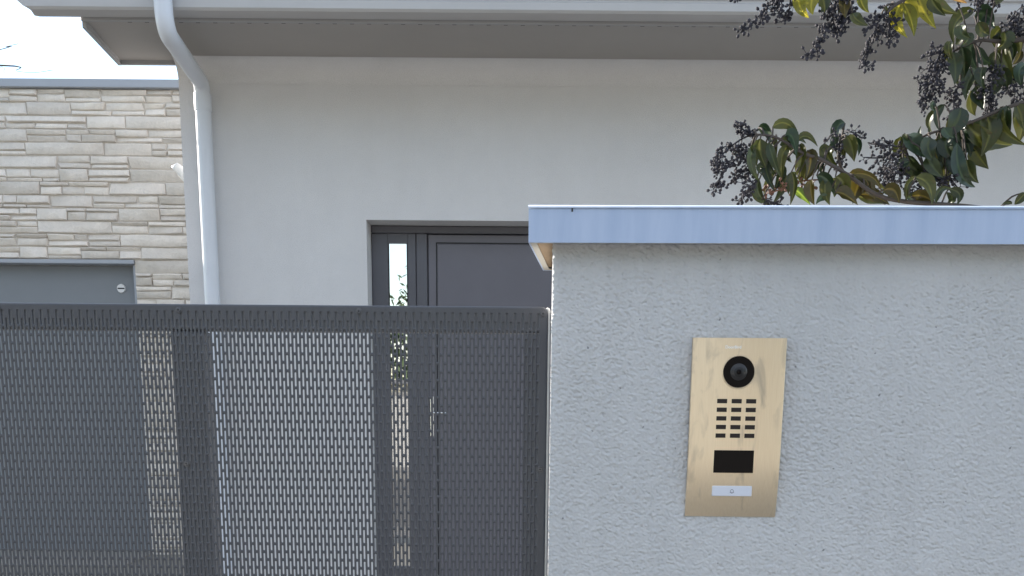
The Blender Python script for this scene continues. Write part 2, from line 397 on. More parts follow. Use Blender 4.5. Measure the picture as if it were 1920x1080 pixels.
# ------------------------------------------------------------------ house
HX0 = P(345, 350, YW).x
HX1 = 7.0
ZS = P(600, 118, YW).z                  # soffit height
YE = PZ(600, 39, ZS).y                  # front edge of the eave
ZG = P(600, 37.0, YE).z                   # underside of the gutter
YGF = PZ(600, 20, ZG).y                  # front of the gutter
FLOOR = 0.28
EX0 = P(151, 45, YE).x; EX1 = P(222, 123, YW).x; ZE = P(151, 49, YE).z; ZE2 = P(222, 123, YW).z                  # left end of the boxed eave
print('house', HX0, ZS, YE, ZG, YGF, EX0)
house = empty('house', (HX0, YW, 0.0), 'grey rendered single storey house with boxed eave and dark front door', 'house')
DY = YW + 0.17                          # door plane
OX0 = P(688, 480, YW).x; OZ1 = P(740, 412.5, YW).z
OX1 = OX0 + 1.36
mb = MB()
T = 0.30
def quadwall(mb):
    z0 = 0.0; z1 = ZS + 0.02
    mb.box(HX0, OX0, YW, YW + T, z0, z1)
    mb.box(OX1, HX1, YW, YW + T, z0, z1)
    mb.box(OX0, OX1, YW, YW + T, OZ1, z1)
    mb.box(OX0, OX1, YW, YW + T, z0, FLOOR - 0.02)
    bmesh.ops.remove_doubles(mb.bm, verts=mb.bm.verts[:], dist=1e-5)
quadwall(mb)
mb.build('front_wall', M['facade'], house)
MB().box(HX0, HX0 + T, YW + T + 0.002, 13.5, 0, ZS + 0.9).build('side_wall', M['facade'], house)
MB().box(HX1 - T, HX1, YW + T + 0.002, 13.5, 0, ZS + 0.9).build('side_wall', M['facade'], house)
# eave
sof = MB().prism([(EX0 + 0.004, YE + 0.02, ZS), (HX1 + 0.3, YE + 0.02, ZS), (HX1 + 0.3, YW + 0.05, ZS), (EX1 + 0.004, YW + 0.05, ZS)], (0, 0, 0.018)).build('soffit', M['soffit'], house)
MB().prism([(EX0, YE + 0.0198, ZE), (EX1, YW - 0.001, ZE2), (EX1, YW - 0.001, ZS + 0.42), (EX0, YE + 0.0198, ZS + 0.22)], (0.018, 0, 0)).build('eave_end', M['fascia'], house)
MB().box(EX1 + 0.019, HX0, YW - 0.02, YW - 0.001, ZE2 + 0.001, ZS + 0.4).build('eave_back', M['fascia'], house)
MB().box(EX0, HX1 + 0.3, YE, YE + 0.0195, ZS - 0.006, ZS + 0.24, 0.003, 1).build('fascia', M['fascia'], house)
# coved render where wall and soffit meet
rcv = 0.10
cv = [(YW - 0.0015, ZS - rcv)] + [(YW - 0.0015 - rcv + rcv * math.cos(a_), ZS - 0.001 - rcv + rcv * math.sin(a_)) for a_ in [math.pi / 2 * k / 10 for k in range(11)]] + [(YW - 0.0015, ZS - 0.001)]
MB().prism([(HX0 + 0.001, y, z) for y, z in cv[1:]], (HX1 - HX0 - 0.002, 0, 0)).build('cove', M['facade'], house, smooth=True, edge=30)
mb = MB(); x = EX0 + 0.2
while x < HX1:
    mb.box(x, x + 0.018, YE + 0.026, YE + 0.036, ZS - 0.0015, ZS + 0.001); x += 0.077
tag(mb.build('soffit_vent', M['vent'], house), kind='stuff')
# gutter: half-box profile with flat underside, swept along x
GX0 = P(28, 5, YGF).x
prof = [(YE - 0.004, ZG + 0.15), (YE - 0.004, ZG + 0.006), (YE - 0.01, ZG), (YGF + 0.010, ZG), (YGF, ZG + 0.010), (YGF, ZG + 0.040), (YGF + 0.006, ZG + 0.045), (YGF + 0.006, ZG + 0.053), (YGF - 0.004, ZG + 0.060), (YGF - 0.006, ZG + 0.13), (YGF + 0.004, ZG + 0.14)]
mb = MB()
pts0 = [(GX0 + (0.06 if abs(z - ZG) < 0.001 else (0.035 if z < ZG + 0.011 else 0)), y, z) for y, z in prof]
a = [mb.bm.verts.new(p) for p in pts0]; b = [mb.bm.verts.new((HX1 + 0.4, y, z)) for y, z in prof]
for i in range(len(a) - 1): mb.bm.faces.new((a[i], a[i + 1], b[i + 1], b[i]))
mb.bm.faces.new(a)
gut = mb.build('gutter', M['gutter'], house)
sm = gut.modifiers.new('thickness', 'SOLIDIFY'); sm.thickness = 0.003
# roof
sl = math.tan(math.radians(19))
def roof_pts(x):
    return [(x, YE - 0.03, ZG + 0.15), (x, 9.6, ZG + 0.15 + (9.6 - YE + 0.03) * sl), (x, 14.2, ZG + 0.13 + (9.6 - YE + 0.03) * sl - 4.6 * sl), (x, 14.2, ZG + 0.21 + (9.6 - YE + 0.03) * sl - 4.6 * sl), (x, 9.6, ZG + 0.22 + (9.6 - YE + 0.03) * sl), (x, YE - 0.03, ZG + 0.20)]
MB().prism(roof_pts(EX0 + 0.02), (HX1 + 0.3 - EX0, 0, 0)).build('roof', M['roof'], house)
# downpipe
xp = P(386, 300, YW - 0.06).x
yg = YGF - 0.045
q0 = P(304, -5, yg); q1 = P(307, 62, yg + 0.01); q2 = P(384, 176, YW - 0.065)
pts = [Vector((q0.x, yg, ZG + 0.12)), Vector((q0.x + 0.004, yg, q1.z + 0.07))]
c0 = Vector((q0.x + 0.01, yg, q1.z)); c1 = Vector((xp, YW - 0.065, q2.z + 0.05))
dv = (c1 - c0).normalized()
for k in range(1, 5):
    t = k / 5.0; pts.append((pts[1] * (1 - t) + c0 * t) * (1 - t) + (c0 * (1 - t) + (c0 + dv * 0.07) * t) * t)
pts.append(c0 + dv * 0.07); e1 = c1 - dv * 0.06; e2 = Vector((xp, YW - 0.065, c1.z - 0.06)); pts.append(e1)
for k in range(1, 5):
    t = k / 5.0; pts.append((e1 * (1 - t) + c1 * t) * (1 - t) + (c1 * (1 - t) + e2 * t) * t)
pts.append(e2); pts.append(Vector((xp, YW - 0.065, 0.22)))
R = 0.039
dp = MB().tube(pts, R, 24).box(q0.x - 0.05, q0.x + 0.05, yg - 0.05, YGF - 0.008, ZG + 0.105, ZG + 0.17, 0.006, 1).build('downpipe', M['pipe'], house, smooth=True, edge=50)
MB().tube([(xp, YW - 0.065, e2.z + 0.01), (xp, YW - 0.065, e2.z - 0.07)], R + 0.004, 24).build('pipe_socket', M['pipe'], dp, smooth=True, edge=50)
for zc in (1.15, 0.55):
    MB().tube([(xp, YW - 0.065, zc), (xp, YW - 0.065, zc - 0.03)], R + 0.003, 24).box(xp - 0.008, xp + 0.008, YW - 0.03, YW, zc - 0.025, zc - 0.005).build('pipe_clip', M['pipe'], dp)
# front door: dark frame, narrow glazed side panel, leaf with a raised panel
dm = MB()
fx0 = OX0 + 0.002; fx1 = OX1 - 0.002; ft = OZ1 - 0.002
gx0 = P(728, 520, DY).x; gx1 = P(764.5, 520, DY).x; gz1 = P(745, 456, DY).z; gz0 = P(755, 1062, DY).z
lx = P(803, 560, DY).x; mx_ = P(781, 560, DY).x; lz1 = P(900, 440, DY).z
side = MB().box(fx0, gx0, DY, DY + 0.07, FLOOR, lz1 + 0.003, 0.004, 1).box(gx1, mx_ - 0.001, DY, DY + 0.07, FLOOR, lz1 + 0.003, 0.003, 1).box(gx0 - 0.001, gx1 + 0.001, DY + 0.0006, DY + 0.07, gz1, lz1 + 0.002, 0.0, 1).box(gx0 - 0.001, gx1 + 0.001, DY + 0.001, DY + 0.07, FLOOR, gz0, 0.003, 1).build('side_panel', M['frame'], house)
pane = MB().box(gx0 - 0.004, gx1 + 0.004, DY + 0.014, DY + 0.02, gz0 - 0.004, gz1 + 0.004).build('pane', M['glass'], side)
bead = MB()
for (a0, a1, b0, b1) in ((gx0, gx0 + 0.005, gz0, gz1), (gx1 - 0.005, gx1, gz0, gz1)):
    bead.box(a0, a1, DY + 0.005, DY + 0.0135, b0, b1)
bead.build('glazing_bead', M['gap'], side)
fr = MB().box(mx_ + 0.001, lx - 0.004, DY - 0.004, DY + 0.07, FLOOR, lz1 + 0.003, 0.004, 1).box(fx0, fx1, DY - 0.003, DY + 0.07, lz1 + 0.0045, ft, 0.004, 1).box(fx1 - 0.06, fx1, DY - 0.004, DY + 0.07, FLOOR, lz1 + 0.003, 0.004, 1).build('door_frame', M['frame'], house)
leaf = MB().box(lx, fx1 - 0.064, DY + 0.006, DY + 0.06, FLOOR + 0.01, lz1, 0.004, 1).build('door', M['door'], house)
px0 = P(820, 560, DY).x; pz1 = P(900, 457, DY).z; px1 = fx1 - 0.064 - (px0 - lx)
MB().box(px0, px1, DY + 0.002, DY + 0.012, FLOOR + 0.12, pz1, 0.006, 2).build('panel', M['door'], leaf)
gm = MB(); g = 0.006
for bx in ((px0 - g, px0, FLOOR + 0.12 - g, pz1 + g), (px1, px1 + g, FLOOR + 0.12 - g, pz1 + g), (px0, px1, pz1, pz1 + g), (px0, px1, FLOOR + 0.12 - g, FLOOR + 0.12)):
    gm.box(bx[0], bx[1], DY + 0.0045, DY + 0.0075, bx[2], bx[3])
gm.build('panel_groove', M['gap'], leaf)
hp = P(810, 781, DY)
MB().box(hp.x - 0.010, hp.x + 0.010, DY - 0.002, DY + 0.008, hp.z - 0.11, hp.z + 0.11, 0.003, 2).build('handle_plate', M['chrome'], leaf)
hz = P(822, 774, DY).z
MB().tube([(hp.x, DY, hz), (hp.x, DY - 0.045, hz), (hp.x + 0.02, DY - 0.05, hz), (hp.x + 0.085, DY - 0.05, hz)], 0.007, 12).build('handle', M['chrome'], leaf, smooth=True)
MB().box(lx - 0.0035, lx - 0.0005, DY + 0.02, DY + 0.06, FLOOR, lz1 + 0.003).build('door_joint', M['gap'], house)
MB().box(OX0 - 0.1, OX1 + 0.1, YW - 0.35, DY + 0.06, 0.0, FLOOR - 0.0, 0.008, 1).build('door_step', M['concrete'], house)
MB().box(HX0 + T, HX1 - T, YW + T + 0.3, YW + T + 0.32, 0, ZS).build('inner_wall', M['gap'], house)

# small white outlet elbow on the corner of the house
ep = P(343, 330, YW + 0.18); ep.x = HX0 - 0.001
tag(MB().tube([ep + Vector((0.01, 0, -0.02)), ep + Vector((-0.035, 0, -0.01)), ep + Vector((-0.06, 0, 0.02)), ep + Vector((-0.085, -0.01, 0.04)), ep + Vector((-0.10, -0.01, 0.03))], [0.03, 0.03, 0.028, 0.024, 0.02], 12).build('wall_spotlight', M['white'], None, smooth=True),
    'small white curved spotlight fixed to the corner of the rendered house', 'spotlight')

# ------------------------------------------------------------------ garage with stone cladding
GZ1 = P(170, 150, YG).z; GZC = P(170, 166, YG).z
DX1 = P(253, 520, YG).x; DZ1 = P(120, 486, YG).z; DZ0 = yard_z(0, YG)
GX_L = -7.0; GX_R = HX0 - 0.002; DXL = DX1 - 2.5
garage = empty('garage', ((GX_L + GX_R) / 2, YG, 0.0), 'flat roofed garage clad in beige split stone with grey door', 'garage')
YC = YG + 0.017                          # core face behind the stones
wm = MB().box(DX1, GX_R, YC, YG + 0.3, 0, GZC + 0.02).box(GX_L, DXL, YC, YG + 0.3, 0, GZC + 0.02).box(DXL, DX1, YC, YG + 0.3, DZ1, GZC + 0.02).box(GX_L, GX_L + 0.25, YG + 0.302, 13.8, 0, GZC).box(GX_L + 0.26, GX_R - 0.25, YG + 0.302, 13.8, GZC - 0.25, GZC - 0.02)
bmesh.ops.remove_doubles(wm.bm, verts=wm.bm.verts[:], dist=1e-5)
gw = wm.build('wall', M['mortar'], garage)
MB().box(GX_L - 0.03, GX_R, YG - 0.035, YG + 0.35, GZC, GZ1, 0.004, 1).build('coping', M['coping'], garage)
stones_in, stones_out = [], []
def clear(x0, x1, z0, z1):
    return not (x1 > DXL and x0 < DX1 and z0 < DZ1)
def split_block(x0, x1, z0, z1, depth=0):
    w, h = x1 - x0, z1 - z0
    r = random.random()
    if depth < 3 and h > 0.07 and r < 0.5:
        k = random.uniform(0.28, 0.72); zc = z0 + h * k
        split_block(x0, x1, z0, zc, depth + 1); split_block(x0, x1, zc, z1, depth + 1)
    elif depth < 4 and w > 0.34 and r < 0.85:
        k = random.uniform(0.3, 0.7); xc = x0 + w * k
        split_block(x0, xc, z0, z1, depth + 1); split_block(xc, x1, z0, z1, depth + 1)
    else:
        out.append((x0, x1, z0, z1))
BAND = 0.0935
regions = [(GX_L, GX_R, DZ1, GZC), (DX1, GX_R, 0.15, DZ1), (GX_L, DXL, 0.15, DZ1)]
VX = P(0, 300, YG).x - 0.45
for (rx0, rx1, rz0, rz1) in regions:
    nb = max(1, round((rz1 - rz0) / BAND)); bh = (rz1 - rz0) / nb
    for j in range(nb):
        x = rx1
        while x > rx0 + 0.01:
            w = random.uniform(0.22, 0.62)
            if x - w < rx0 + 0.12: w = x - rx0
            out = []
            split_block(x - w, x, rz0 + j * bh, rz0 + (j + 1) * bh)
            for s_ in out:
                vis = s_[1] > VX and not (s_[3] < P(300, 1090, YG).z) and s_[0] < P(420, 300, YG).x
                (stones_in if vis else stones_out).append(s_)
            x -= w
print('stones', len(stones_in), len(stones_out))
stones_in.sort(key=lambda s: -(s[1] - s[0]) * (s[3] - s[2]))
stones_out += stones_in[300:]; stones_in = stones_in[:300]
def stone_geo(x0, x1, z0, z1):
    g = 0.0016; x0 += g; x1 -= g; z0 += g * 0.8; z1 -= g * 0.8
    w, h = x1 - x0, z1 - z0
    yf = YG + random.uniform(-0.005, 0.007); yb = YC + 0.004
    ch = min(0.008, h * 0.24, w * 0.2)
    tx, tz = random.uniform(-0.006, 0.006), random.uniform(-0.006, 0.006)
    def j(s): return random.uniform(-s, s)
    sl0 = j(min(0.016, w * 0.12)) if random.random() < 0.5 else 0.0; sl1 = j(min(0.016, w * 0.12)) if random.random() < 0.5 else 0.0
    n = 3 if w > 0.12 else 2
    xs = [x0 + w * i / n for i in range(n + 1)]
    top = [z1 - abs(j(min(0.006, h * 0.12))) for _ in xs]; bot = [z0 + abs(j(min(0.006, h * 0.12))) for _ in xs]
    v = []; f = []
    ring = [(xs[i] + (max(sl0, 0) if i == 0 else (min(sl1, 0) if i == n else 0)), top[i]) for i in range(n + 1)] + [(xs[i] + (max(-sl0, 0) if i == 0 else (min(-sl1, 0) if i == n else 0)), bot[i]) for i in range(n, -1, -1)]
    m = len(ring)
    for (x, z) in ring: v.append((x, yb, z))
    cx, cz = (x0 + x1) / 2, (z0 + z1) / 2
    for (x, z) in ring:
        v.append((x, yf + ch * 0.9 + tx * (x - cx) / w * 2 + tz * (z - cz) / h * 2, z))
    for (x, z) in ring:
        fx = cx + (x - cx) * (1 - 2 * ch / w) ; fz = cz + (z - cz) * (1 - 2 * ch / h)
        v.append((fx, yf + j(0.003) + tx * (x - cx) / w * 2 + tz * (z - cz) / h * 2, fz))
    for r0 in (0, m):
        for k in range(m):
            k2 = (k + 1) % m; f.append((r0 + k, r0 + k2, r0 + m + k2, r0 + m + k))
    for i in range(n):
        f.append((2 * m + i, 2 * m + i + 1, 2 * m + m - 2 - i, 2 * m + m - 1 - i))
    return v, f
go = garage.location
for s_ in stones_in:
    v, f = stone_geo(*s_)
    c = Vector(((s_[0] + s_[1]) / 2, YC, (s_[2] + s_[3]) / 2))
    me = bpy.data.meshes.new('stone'); me.from_pydata([Vector(q) - c for q in v], [], f); me.update()
    me.polygons.foreach_set('use_smooth', [True] * len(me.polygons)); me.set_sharp_from_angle(angle=math.radians(50))
    o = link('stone', me, M['stone'], gw); o.location = c - go
vv, ff = [], []
for s_ in stones_out:
    v, f = stone_geo(*s_); n0 = len(vv)
    vv += [Vector(q) - go for q in v]; ff += [tuple(i + n0 for i in q) for q in f]
me = bpy.data.meshes.new('stone_field'); me.from_pydata(vv, [], ff); me.update()
tag(link('stone_field', me, M['stone'], gw), kind='stuff')
# garage door: one smooth leaf set back under a thin metal lintel
gd = MB().box(DXL + 0.003, DX1 - 0.003, YG + 0.12, YG + 0.16, DZ0 + 0.012, DZ1 - 0.034, 0.003, 1).build('garage_door', M['garagedoor'], garage)
MB().box(DXL, DX1, YG - 0.006, YG + 0.2, DZ1 - 0.03, DZ1 - 0.001, 0.003, 1).box(DXL + 0.003, DXL + 0.02, YG + 0.03, YG + 0.115, DZ0, DZ1 - 0.034).box(DX1 - 0.02, DX1 - 0.003, YG + 0.03, YG + 0.115, DZ0, DZ1 - 0.034).build('door_surround', M['coping'], garage)
lk = P(228, 541, YG + 0.12)
lo = MB().disc((lk.x, YG + 0.119, lk.z), 0.034, -0.012, 28, r2=0.031).build('lock', M['white'], gd)
MB().box(lk.x - 0.024, lk.x + 0.026, YG + 0.104, YG + 0.1065, lk.z - 0.004, lk.z + 0.004).build('keyway', M['gap'], lo)
MB().box(DXL, DX1, YG - 0.55, YG + 0.119, 0.05, DZ0 + 0.010, 0.005, 1).build('threshold', M['concrete'], garage)

# ------------------------------------------------------------------ street wall with metal cap (local axes: x along wall, y into it)
WYAW = math.radians(-1.8)
wc = P(1036.5, 520, 1.572)
wall = empty('gate_wall', (wc.x, wc.y, 0.0), 'rough rendered grey wall beside the perforated gate under pale metal cap', 'wall', rz=WYAW)
Wm = Matrix.Translation((wc.x, wc.y, 0)) @ Matrix.Rotation(WYAW, 4, 'Z')
Wi = Wm.inverted()
def PW(px, py, d=0.0):                   # pixel -> local point on plane y=d of the wall
    o = Wi @ EYE; d3 = (Wi.to_3x3() @ ray(px, py)); t = (d - o.y) / d3.y
    return o + d3 * t
WT = 0.27; WL = 4.0; OV = 0.034
capf = -OV
ZC1 = PW(1400, 385.5, capf).z; ZC0 = PW(1400, 456, capf).z
CX0 = PW(990.5, 420, capf).x
print('cap', ZC0, ZC1, CX0)
body = MB().box(0, WL, 0.0045, WT, -0.05, ZC0 + 0.004, 0.0)
bo = body.build('body', M['plaster'], wall, local=True)
# rough-cast coat: a relief of small clods and pits on the street face
cs = 0.0013; ZR = 1.02; gx_n = int(0.96 / cs); gz_n = int((ZC0 + 0.004 - ZR) / cs); XR = gx_n * cs; ZR = ZC0 + 0.004 - gz_n * cs
NZ, NX = 1024, 1024
wn_ = rng.normal(size=(NZ, NX)); kz = np.fft.fftfreq(NZ)[:, None]; kx = np.fft.fftfreq(NX)[None, :]
def blur(sx, sz, ang=0.0):
    c, s2 = math.cos(ang), math.sin(ang); a_ = kx * c + kz * s2; b_ = -kx * s2 + kz * c
    return np.exp(-2 * (math.pi ** 2) * ((a_ * sx) ** 2 + (b_ * sz) ** 2))
def field(flt):
    f_ = np.real(np.fft.ifft2(np.fft.fft2(rng.normal(size=(NZ, NX))) * flt)); return (f_ - f_.mean()) / f_.std()
def step(v, a, b):
    t = np.clip((v - a) / (b - a), 0, 1); return t * t * (3 - 2 * t)
dens = field(blur(26, 26)) * 0.25
f1 = field(blur(1.35, 0.62, -0.22)) + dens; f2 = field(blur(0.8, 0.8)); f3 = field(blur(14, 14)); f4 = field(blur(1.0, 0.62, 0.45)) + dens
hgt = 0.00030 * f2 + 0.0002 * f3 - 0.0013 * step(f1, 0.9, 2.2) - 0.0011 * step(f4, 0.9, 2.3) + 0.0006 * step(-f4, 0.2, 2.0)
hgt = hgt[:gz_n + 1, :gx_n + 1]
ii, jj = np.meshgrid(np.arange(gx_n + 1), np.arange(gz_n + 1))
X_ = ii * cs; Z_ = ZC0 + 0.004 - jj * cs
Y_ = -hgt
edge = np.clip(1 - X_ / 0.006, 0, 1); Y_ = Y_ + 0.0022 * edge ** 2
X_ = X_ + np.where(ii == 0, 0.0009 * np.clip(f1[:gz_n + 1, :1], -2, 2), 0.0)
grid = np.stack([X_, Y_, Z_], -1).reshape(-1, 3)
side_c = np.stack([np.zeros(gz_n + 1) - 0.0006, np.full(gz_n + 1, 0.006), Z_[:, 0]], -1)
nG = grid.shape[0]; verts = np.concatenate([grid, side_c])
a0 = (jj[:-1, :-1] * (gx_n + 1) + ii[:-1, :-1]).ravel(); w_ = gx_n + 1
q1_ = np.stack([a0, a0 + w_, a0 + w_ + 1, a0 + 1], -1)
k_ = np.arange(gz_n); q2_ = np.stack([nG + k_, nG + k_ + 1, (k_ + 1) * w_, k_ * w_], -1)
Q = np.concatenate([q1_, q2_])
me = bpy.data.meshes.new('render_coat')
me.vertices.add(len(verts)); me.vertices.foreach_set('co', verts.ravel())
me.loops.add(Q.size); me.loops.foreach_set('vertex_index', Q.ravel().astype(np.int32))
me.polygons.add(len(Q)); me.polygons.foreach_set('loop_start', (np.arange(len(Q)) * 4).astype(np.int32)); me.polygons.foreach_set('loop_total', np.full(len(Q), 4, np.int32))
me.polygons.foreach_set('use_smooth', np.ones(len(Q), bool))
me.update(calc_edges=True)
link('render_coat', me, M['plaster'], wall)
MB().box(XR + 0.0005, WL, 0.0, 0.0043, -0.05, ZC0 + 0.003).box(0, XR, 0.0, 0.0043, -0.05, ZR - 0.0003).build('render_coat', M['plaster'], wall, local=True)
print('coat', len(Q))
# folded cap: top plate, front / back / end aprons and inward hems
t_ = 0.002; yb = WT + OV; SK = 0.020     # the left end is cut slightly out of square
def skx(y): return CX0 + SK * (y - capf) / (yb - capf)
def skbox(mb, y0, y1, z0, z1, ox0=0.0, x1=None, w=None):
    xa0, xa1 = skx(y0) + ox0, skx(y1) + ox0
    p = [(xa0, y0, z0), (x1 if w is None else xa0 + w, y0, z0), (x1 if w is None else xa1 + w, y1, z0), (xa1, y1, z0)]
    mb.prism(p, (0, 0, z1 - z0))
cm = MB()
skbox(cm, capf, yb, ZC1 - t_, ZC1, 0, WL)
skbox(cm, capf + 0.0003, capf + t_, ZC0, ZC1 - t_ - 0.0003, 0.0005, WL)
skbox(cm, yb - t_, yb - 0.0003, ZC0, ZC1 - t_ - 0.0003, 0.0005, WL)
skbox(cm, capf + t_ + 0.0003, yb - t_ - 0.0003, ZC0, ZC1 - t_ - 0.0003, 0.0003, None, t_)
cap = cm.build('cap', M['capmetal'], wall, local=True)
hm = MB(); hw = 0.011
skbox(hm, capf + t_ + 0.0004, capf + hw, ZC0 + 0.0005, ZC0 + 0.002, t_ + 0.0005, WL)
skbox(hm, capf + hw + 0.0003, yb - hw - 0.0003, ZC0 + 0.0005, ZC0 + 0.002, t_ + 0.0005, None, hw - t_)
skbox(hm, yb - hw, yb - t_ - 0.0004, ZC0 + 0.0005, ZC0 + 0.002, t_ + 0.0005, WL)
hm.build('hem', mat('cap_hem', (0.62, 0.58, 0.5), 0.5), cap, local=True)
bd = MB(); skbox(bd, capf + 0.004, yb - 0.004, ZC0 + 0.005, ZC0 + 0.02, 0.004, -0.0005)
bd.build('board', M['board'], cap, local=True)
for rpx in (1073,):                      # small rivet through the apron
    rv = PW(rpx, 393, capf)
    MB().box(rv.x - 0.0011, rv.x + 0.0011, capf - 0.0012, capf + 0.0002, rv.z - 0.003, rv.z + 0.003, 0.0004, 1).build('rivet', M['gap'], cap, local=True)
fold = MB().tube([(CX0, capf - 0.0002, ZC1 - 0.0022), (WL, capf - 0.0002, ZC1 - 0.0022)], 0.0024, 8)
fold.build('fold', M['capmetal'], cap, local=True, smooth=True)

# ------------------------------------------------------------------ intercom
c_ = PW(1381.5, 802, 0.0)
icw = Wm @ Vector((c_.x, 0.0, c_.z))
inter = empty('video_intercom', icw, 'gold brushed metal video doorbell panel with camera and speaker slots', 'intercom', rz=WYAW)
def PI(px, py, d=0.0):                   # pixel -> local x, z on the plate face
    q = PW(px, py, d); return q.x - c_.x, q.z - c_.z
FD = -0.012
xl = (PI(1299, 634, FD)[0] + PI(1286, 968, FD)[0]) / 2; xr = (PI(1477, 634, FD)[0] + PI(1456, 971, FD)[0]) / 2
zt = PI(1388, 633.5, FD)[1]; zb = PI(1371, 970, FD)[1]
print('intercom', xr - xl, zt - zb)
zc = PI(1375, 842, FD)[1]
mb = MB()
prof = [(FD, zt)]
for k in range(0, 13):
    t = k / 12.0; prof.append((FD + 0.0105 * t ** 2.0, zc + (zb - zc) * t))
thick = 0.003
rows_f = []; rows_b = []
r_ = 0.0015
for (y, z) in prof:
    rows_f.append([mb.bm.verts.new((x, y + dy, z)) for x, dy in ((xl, r_), (xl + r_ * 0.3, r_ * 0.3), (xl + r_, 0), (xr - r_, 0), (xr - r_ * 0.3, r_ * 0.3), (xr, r_))])
    rows_b.append([mb.bm.verts.new((x, min(y + thick + 0.004, -0.0003), z)) for x in (xl, xr)])
for i in range(len(prof) - 1):
    for k in range(5): mb.bm.faces.new((rows_f[i][k], rows_f[i + 1][k], rows_f[i + 1][k + 1], rows_f[i][k + 1]))
    mb.bm.faces.new((rows_b[i][0], rows_b[i + 1][0], rows_f[i + 1][0], rows_f[i][0]))
    mb.bm.faces.new((rows_f[i][5], rows_f[i + 1][5], rows_b[i + 1][1], rows_b[i][1]))
mb.bm.faces.new([rows_b[0][0]] + rows_f[0] + [rows_b[0][1]]); mb.bm.faces.new([rows_b[-1][1]] + rows_f[-1][::-1] + [rows_b[-1][0]])
plate = mb.build('faceplate', M['brass'], inter, local=True, smooth=True, edge=40)
MB().box(xl + 0.004, xr - 0.004, -0.0012, 0.0, zb + 0.004, zt - 0.004).build('back_box', M['blackplastic'], inter, local=True)
lx_, lz_ = PI(1385, 697.5, FD)
cam_o = MB().disc((lx_, FD + 0.0005, lz_), 0.0228, -0.0014, 40).build('camera', M['blackglass'], inter, local=True, smooth=True, edge=40)
MB().disc((lx_, FD - 0.0008, lz_), 0.0125, -0.0016, 32, r2=0.0105).build('lens_ring', M['lensring'], cam_o, local=True, smooth=True, edge=40)
MB().disc((lx_, FD - 0.0023, lz_), 0.0075, -0.0009, 28, r2=0.006).build('lens_barrel', M['blackplastic'], cam_o, local=True, smooth=True, edge=40)
MB().disc((lx_, FD - 0.0030, lz_), 0.0042, -0.0008, 24, r2=0.0025).build('lens', M['blackglass'], cam_o, local=True, smooth=True)
MB().tube([(lx_ + 0.0238 * math.cos(k * math.pi / 24), FD - 0.0002, lz_ + 0.0238 * math.sin(k * math.pi / 24)) for k in range(49)], 0.0007, 6, caps=False).build('bezel', M['brass'], cam_o, local=True, smooth=True)
xa = PI(1355, 752, FD); xb = PI(1409.5, 752, FD); za = xa[1]; ze = PI(1380, 817, FD)[1]
cxs = (xl + xr) / 2 - 0.0005
hx = (xb[0] - xa[0]) / 2
for j in range(5):
    for i in (-1, 0, 1):
        x_ = cxs + i * hx; z_ = za + (ze - za) * j / 4
        MB().box(x_ - 0.0074, x_ + 0.0074, FD - 0.0004, FD + 0.001, z_ - 0.0032, z_ + 0.0032).build('speaker_slot', M['slot'], inter, local=True)
d0 = PI(1339, 844, FD); d1 = PI(1411.5, 887, FD)
yds = FD + 0.0002
MB().box(cxs - (d1[0] - d0[0]) / 2, cxs + (d1[0] - d0[0]) / 2, FD - 0.0005, FD + 0.003, d1[1], d0[1], 0.0004, 1).build('reader_window', M['blackglass'], inter, local=True)
b0 = PI(1336, 911, FD); b1 = PI(1409.5, 931, FD)
bw = (b1[0] - b0[0]) / 2; bzc = (b0[1] + b1[1]) / 2; bh_ = (b0[1] - b1[1]) / 2
tb = (bzc - zc) / (zb - zc); ybut = FD + 0.0105 * tb ** 2 - 0.0012
btn = MB().box(cxs - bw, cxs + bw, ybut - 0.0012, ybut + 0.003, bzc - bh_, bzc + bh_, 0.0008, 2).build('call_button', M['plate'], inter, local=True)
# bell mark on the button
bm_ = MB()
bell = [(-0.0030, -0.0022), (-0.0022, -0.0012), (-0.0021, 0.0008), (-0.0012, 0.0021), (0, 0.0026), (0.0012, 0.0021), (0.0021, 0.0008), (0.0022, -0.0012), (0.0030, -0.0022)]
loop = [Vector((cxs + x, ybut - 0.0013, bzc + z)) for x, z in bell]; loop.append(loop[0])
bm_.tube(loop, 0.00035, 4); bm_.tube([(cxs - 0.001, ybut - 0.0013, bzc - 0.003), (cxs + 0.001, ybut - 0.0013, bzc - 0.003)], 0.00045, 4)
bm_.build('bell_mark', M['ink'], btn, local=True)
tcv = bpy.data.curves.new('lettering', 'FONT'); tcv.body = 'DoorBird'; tcv.size = 0.0060; tcv.offset = 0.00012; tcv.align_x = 'CENTER'; tcv.align_y = 'CENTER'; tcv.extrude = 0.0002
tob = bpy.data.objects.new('lettering', tcv); COL.objects.link(tob)
me = bpy.data.meshes.new_from_object(tob); bpy.data.objects.remove(tob)
tx_, tz_ = PI(1375, 651, FD)
me.transform(Matrix.Translation((tx_, FD - 0.0003, tz_)) @ Matrix.Rotation(math.pi / 2, 4, 'X'))
me.materials.clear(); link('lettering', me, M['print'], inter)

# ------------------------------------------------------------------ perforated gate
GY = 1.615
g1 = P(1027.5, 640, GY); GZT = P(560, 571.5, GY).z; GXR = g1.x; GXL = -2.05; GZB = 0.07
print('gate', GXR, GZT)
gate = empty('sliding_gate', ((GXR + GXL) / 2, GY, 0.0), 'dark grey gate of perforated sheet with vertical slots', 'gate')
go = gate.location
CP, RP, SL, SW = 0.00592, 0.0256, 0.0212, 0.0027
mt, mr = 0.0085, 0.0125
xb_ = GXR - mr; zb_ = GZT - mt
ncol = int((xb_ - (GXL + 0.02)) / CP); xa_ = xb_ - ncol * CP
nrow = int((zb_ - (GZB + 0.01)) / RP - 0.5); za_ = zb_ - nrow * RP - RP / 2
TH = 0.0015
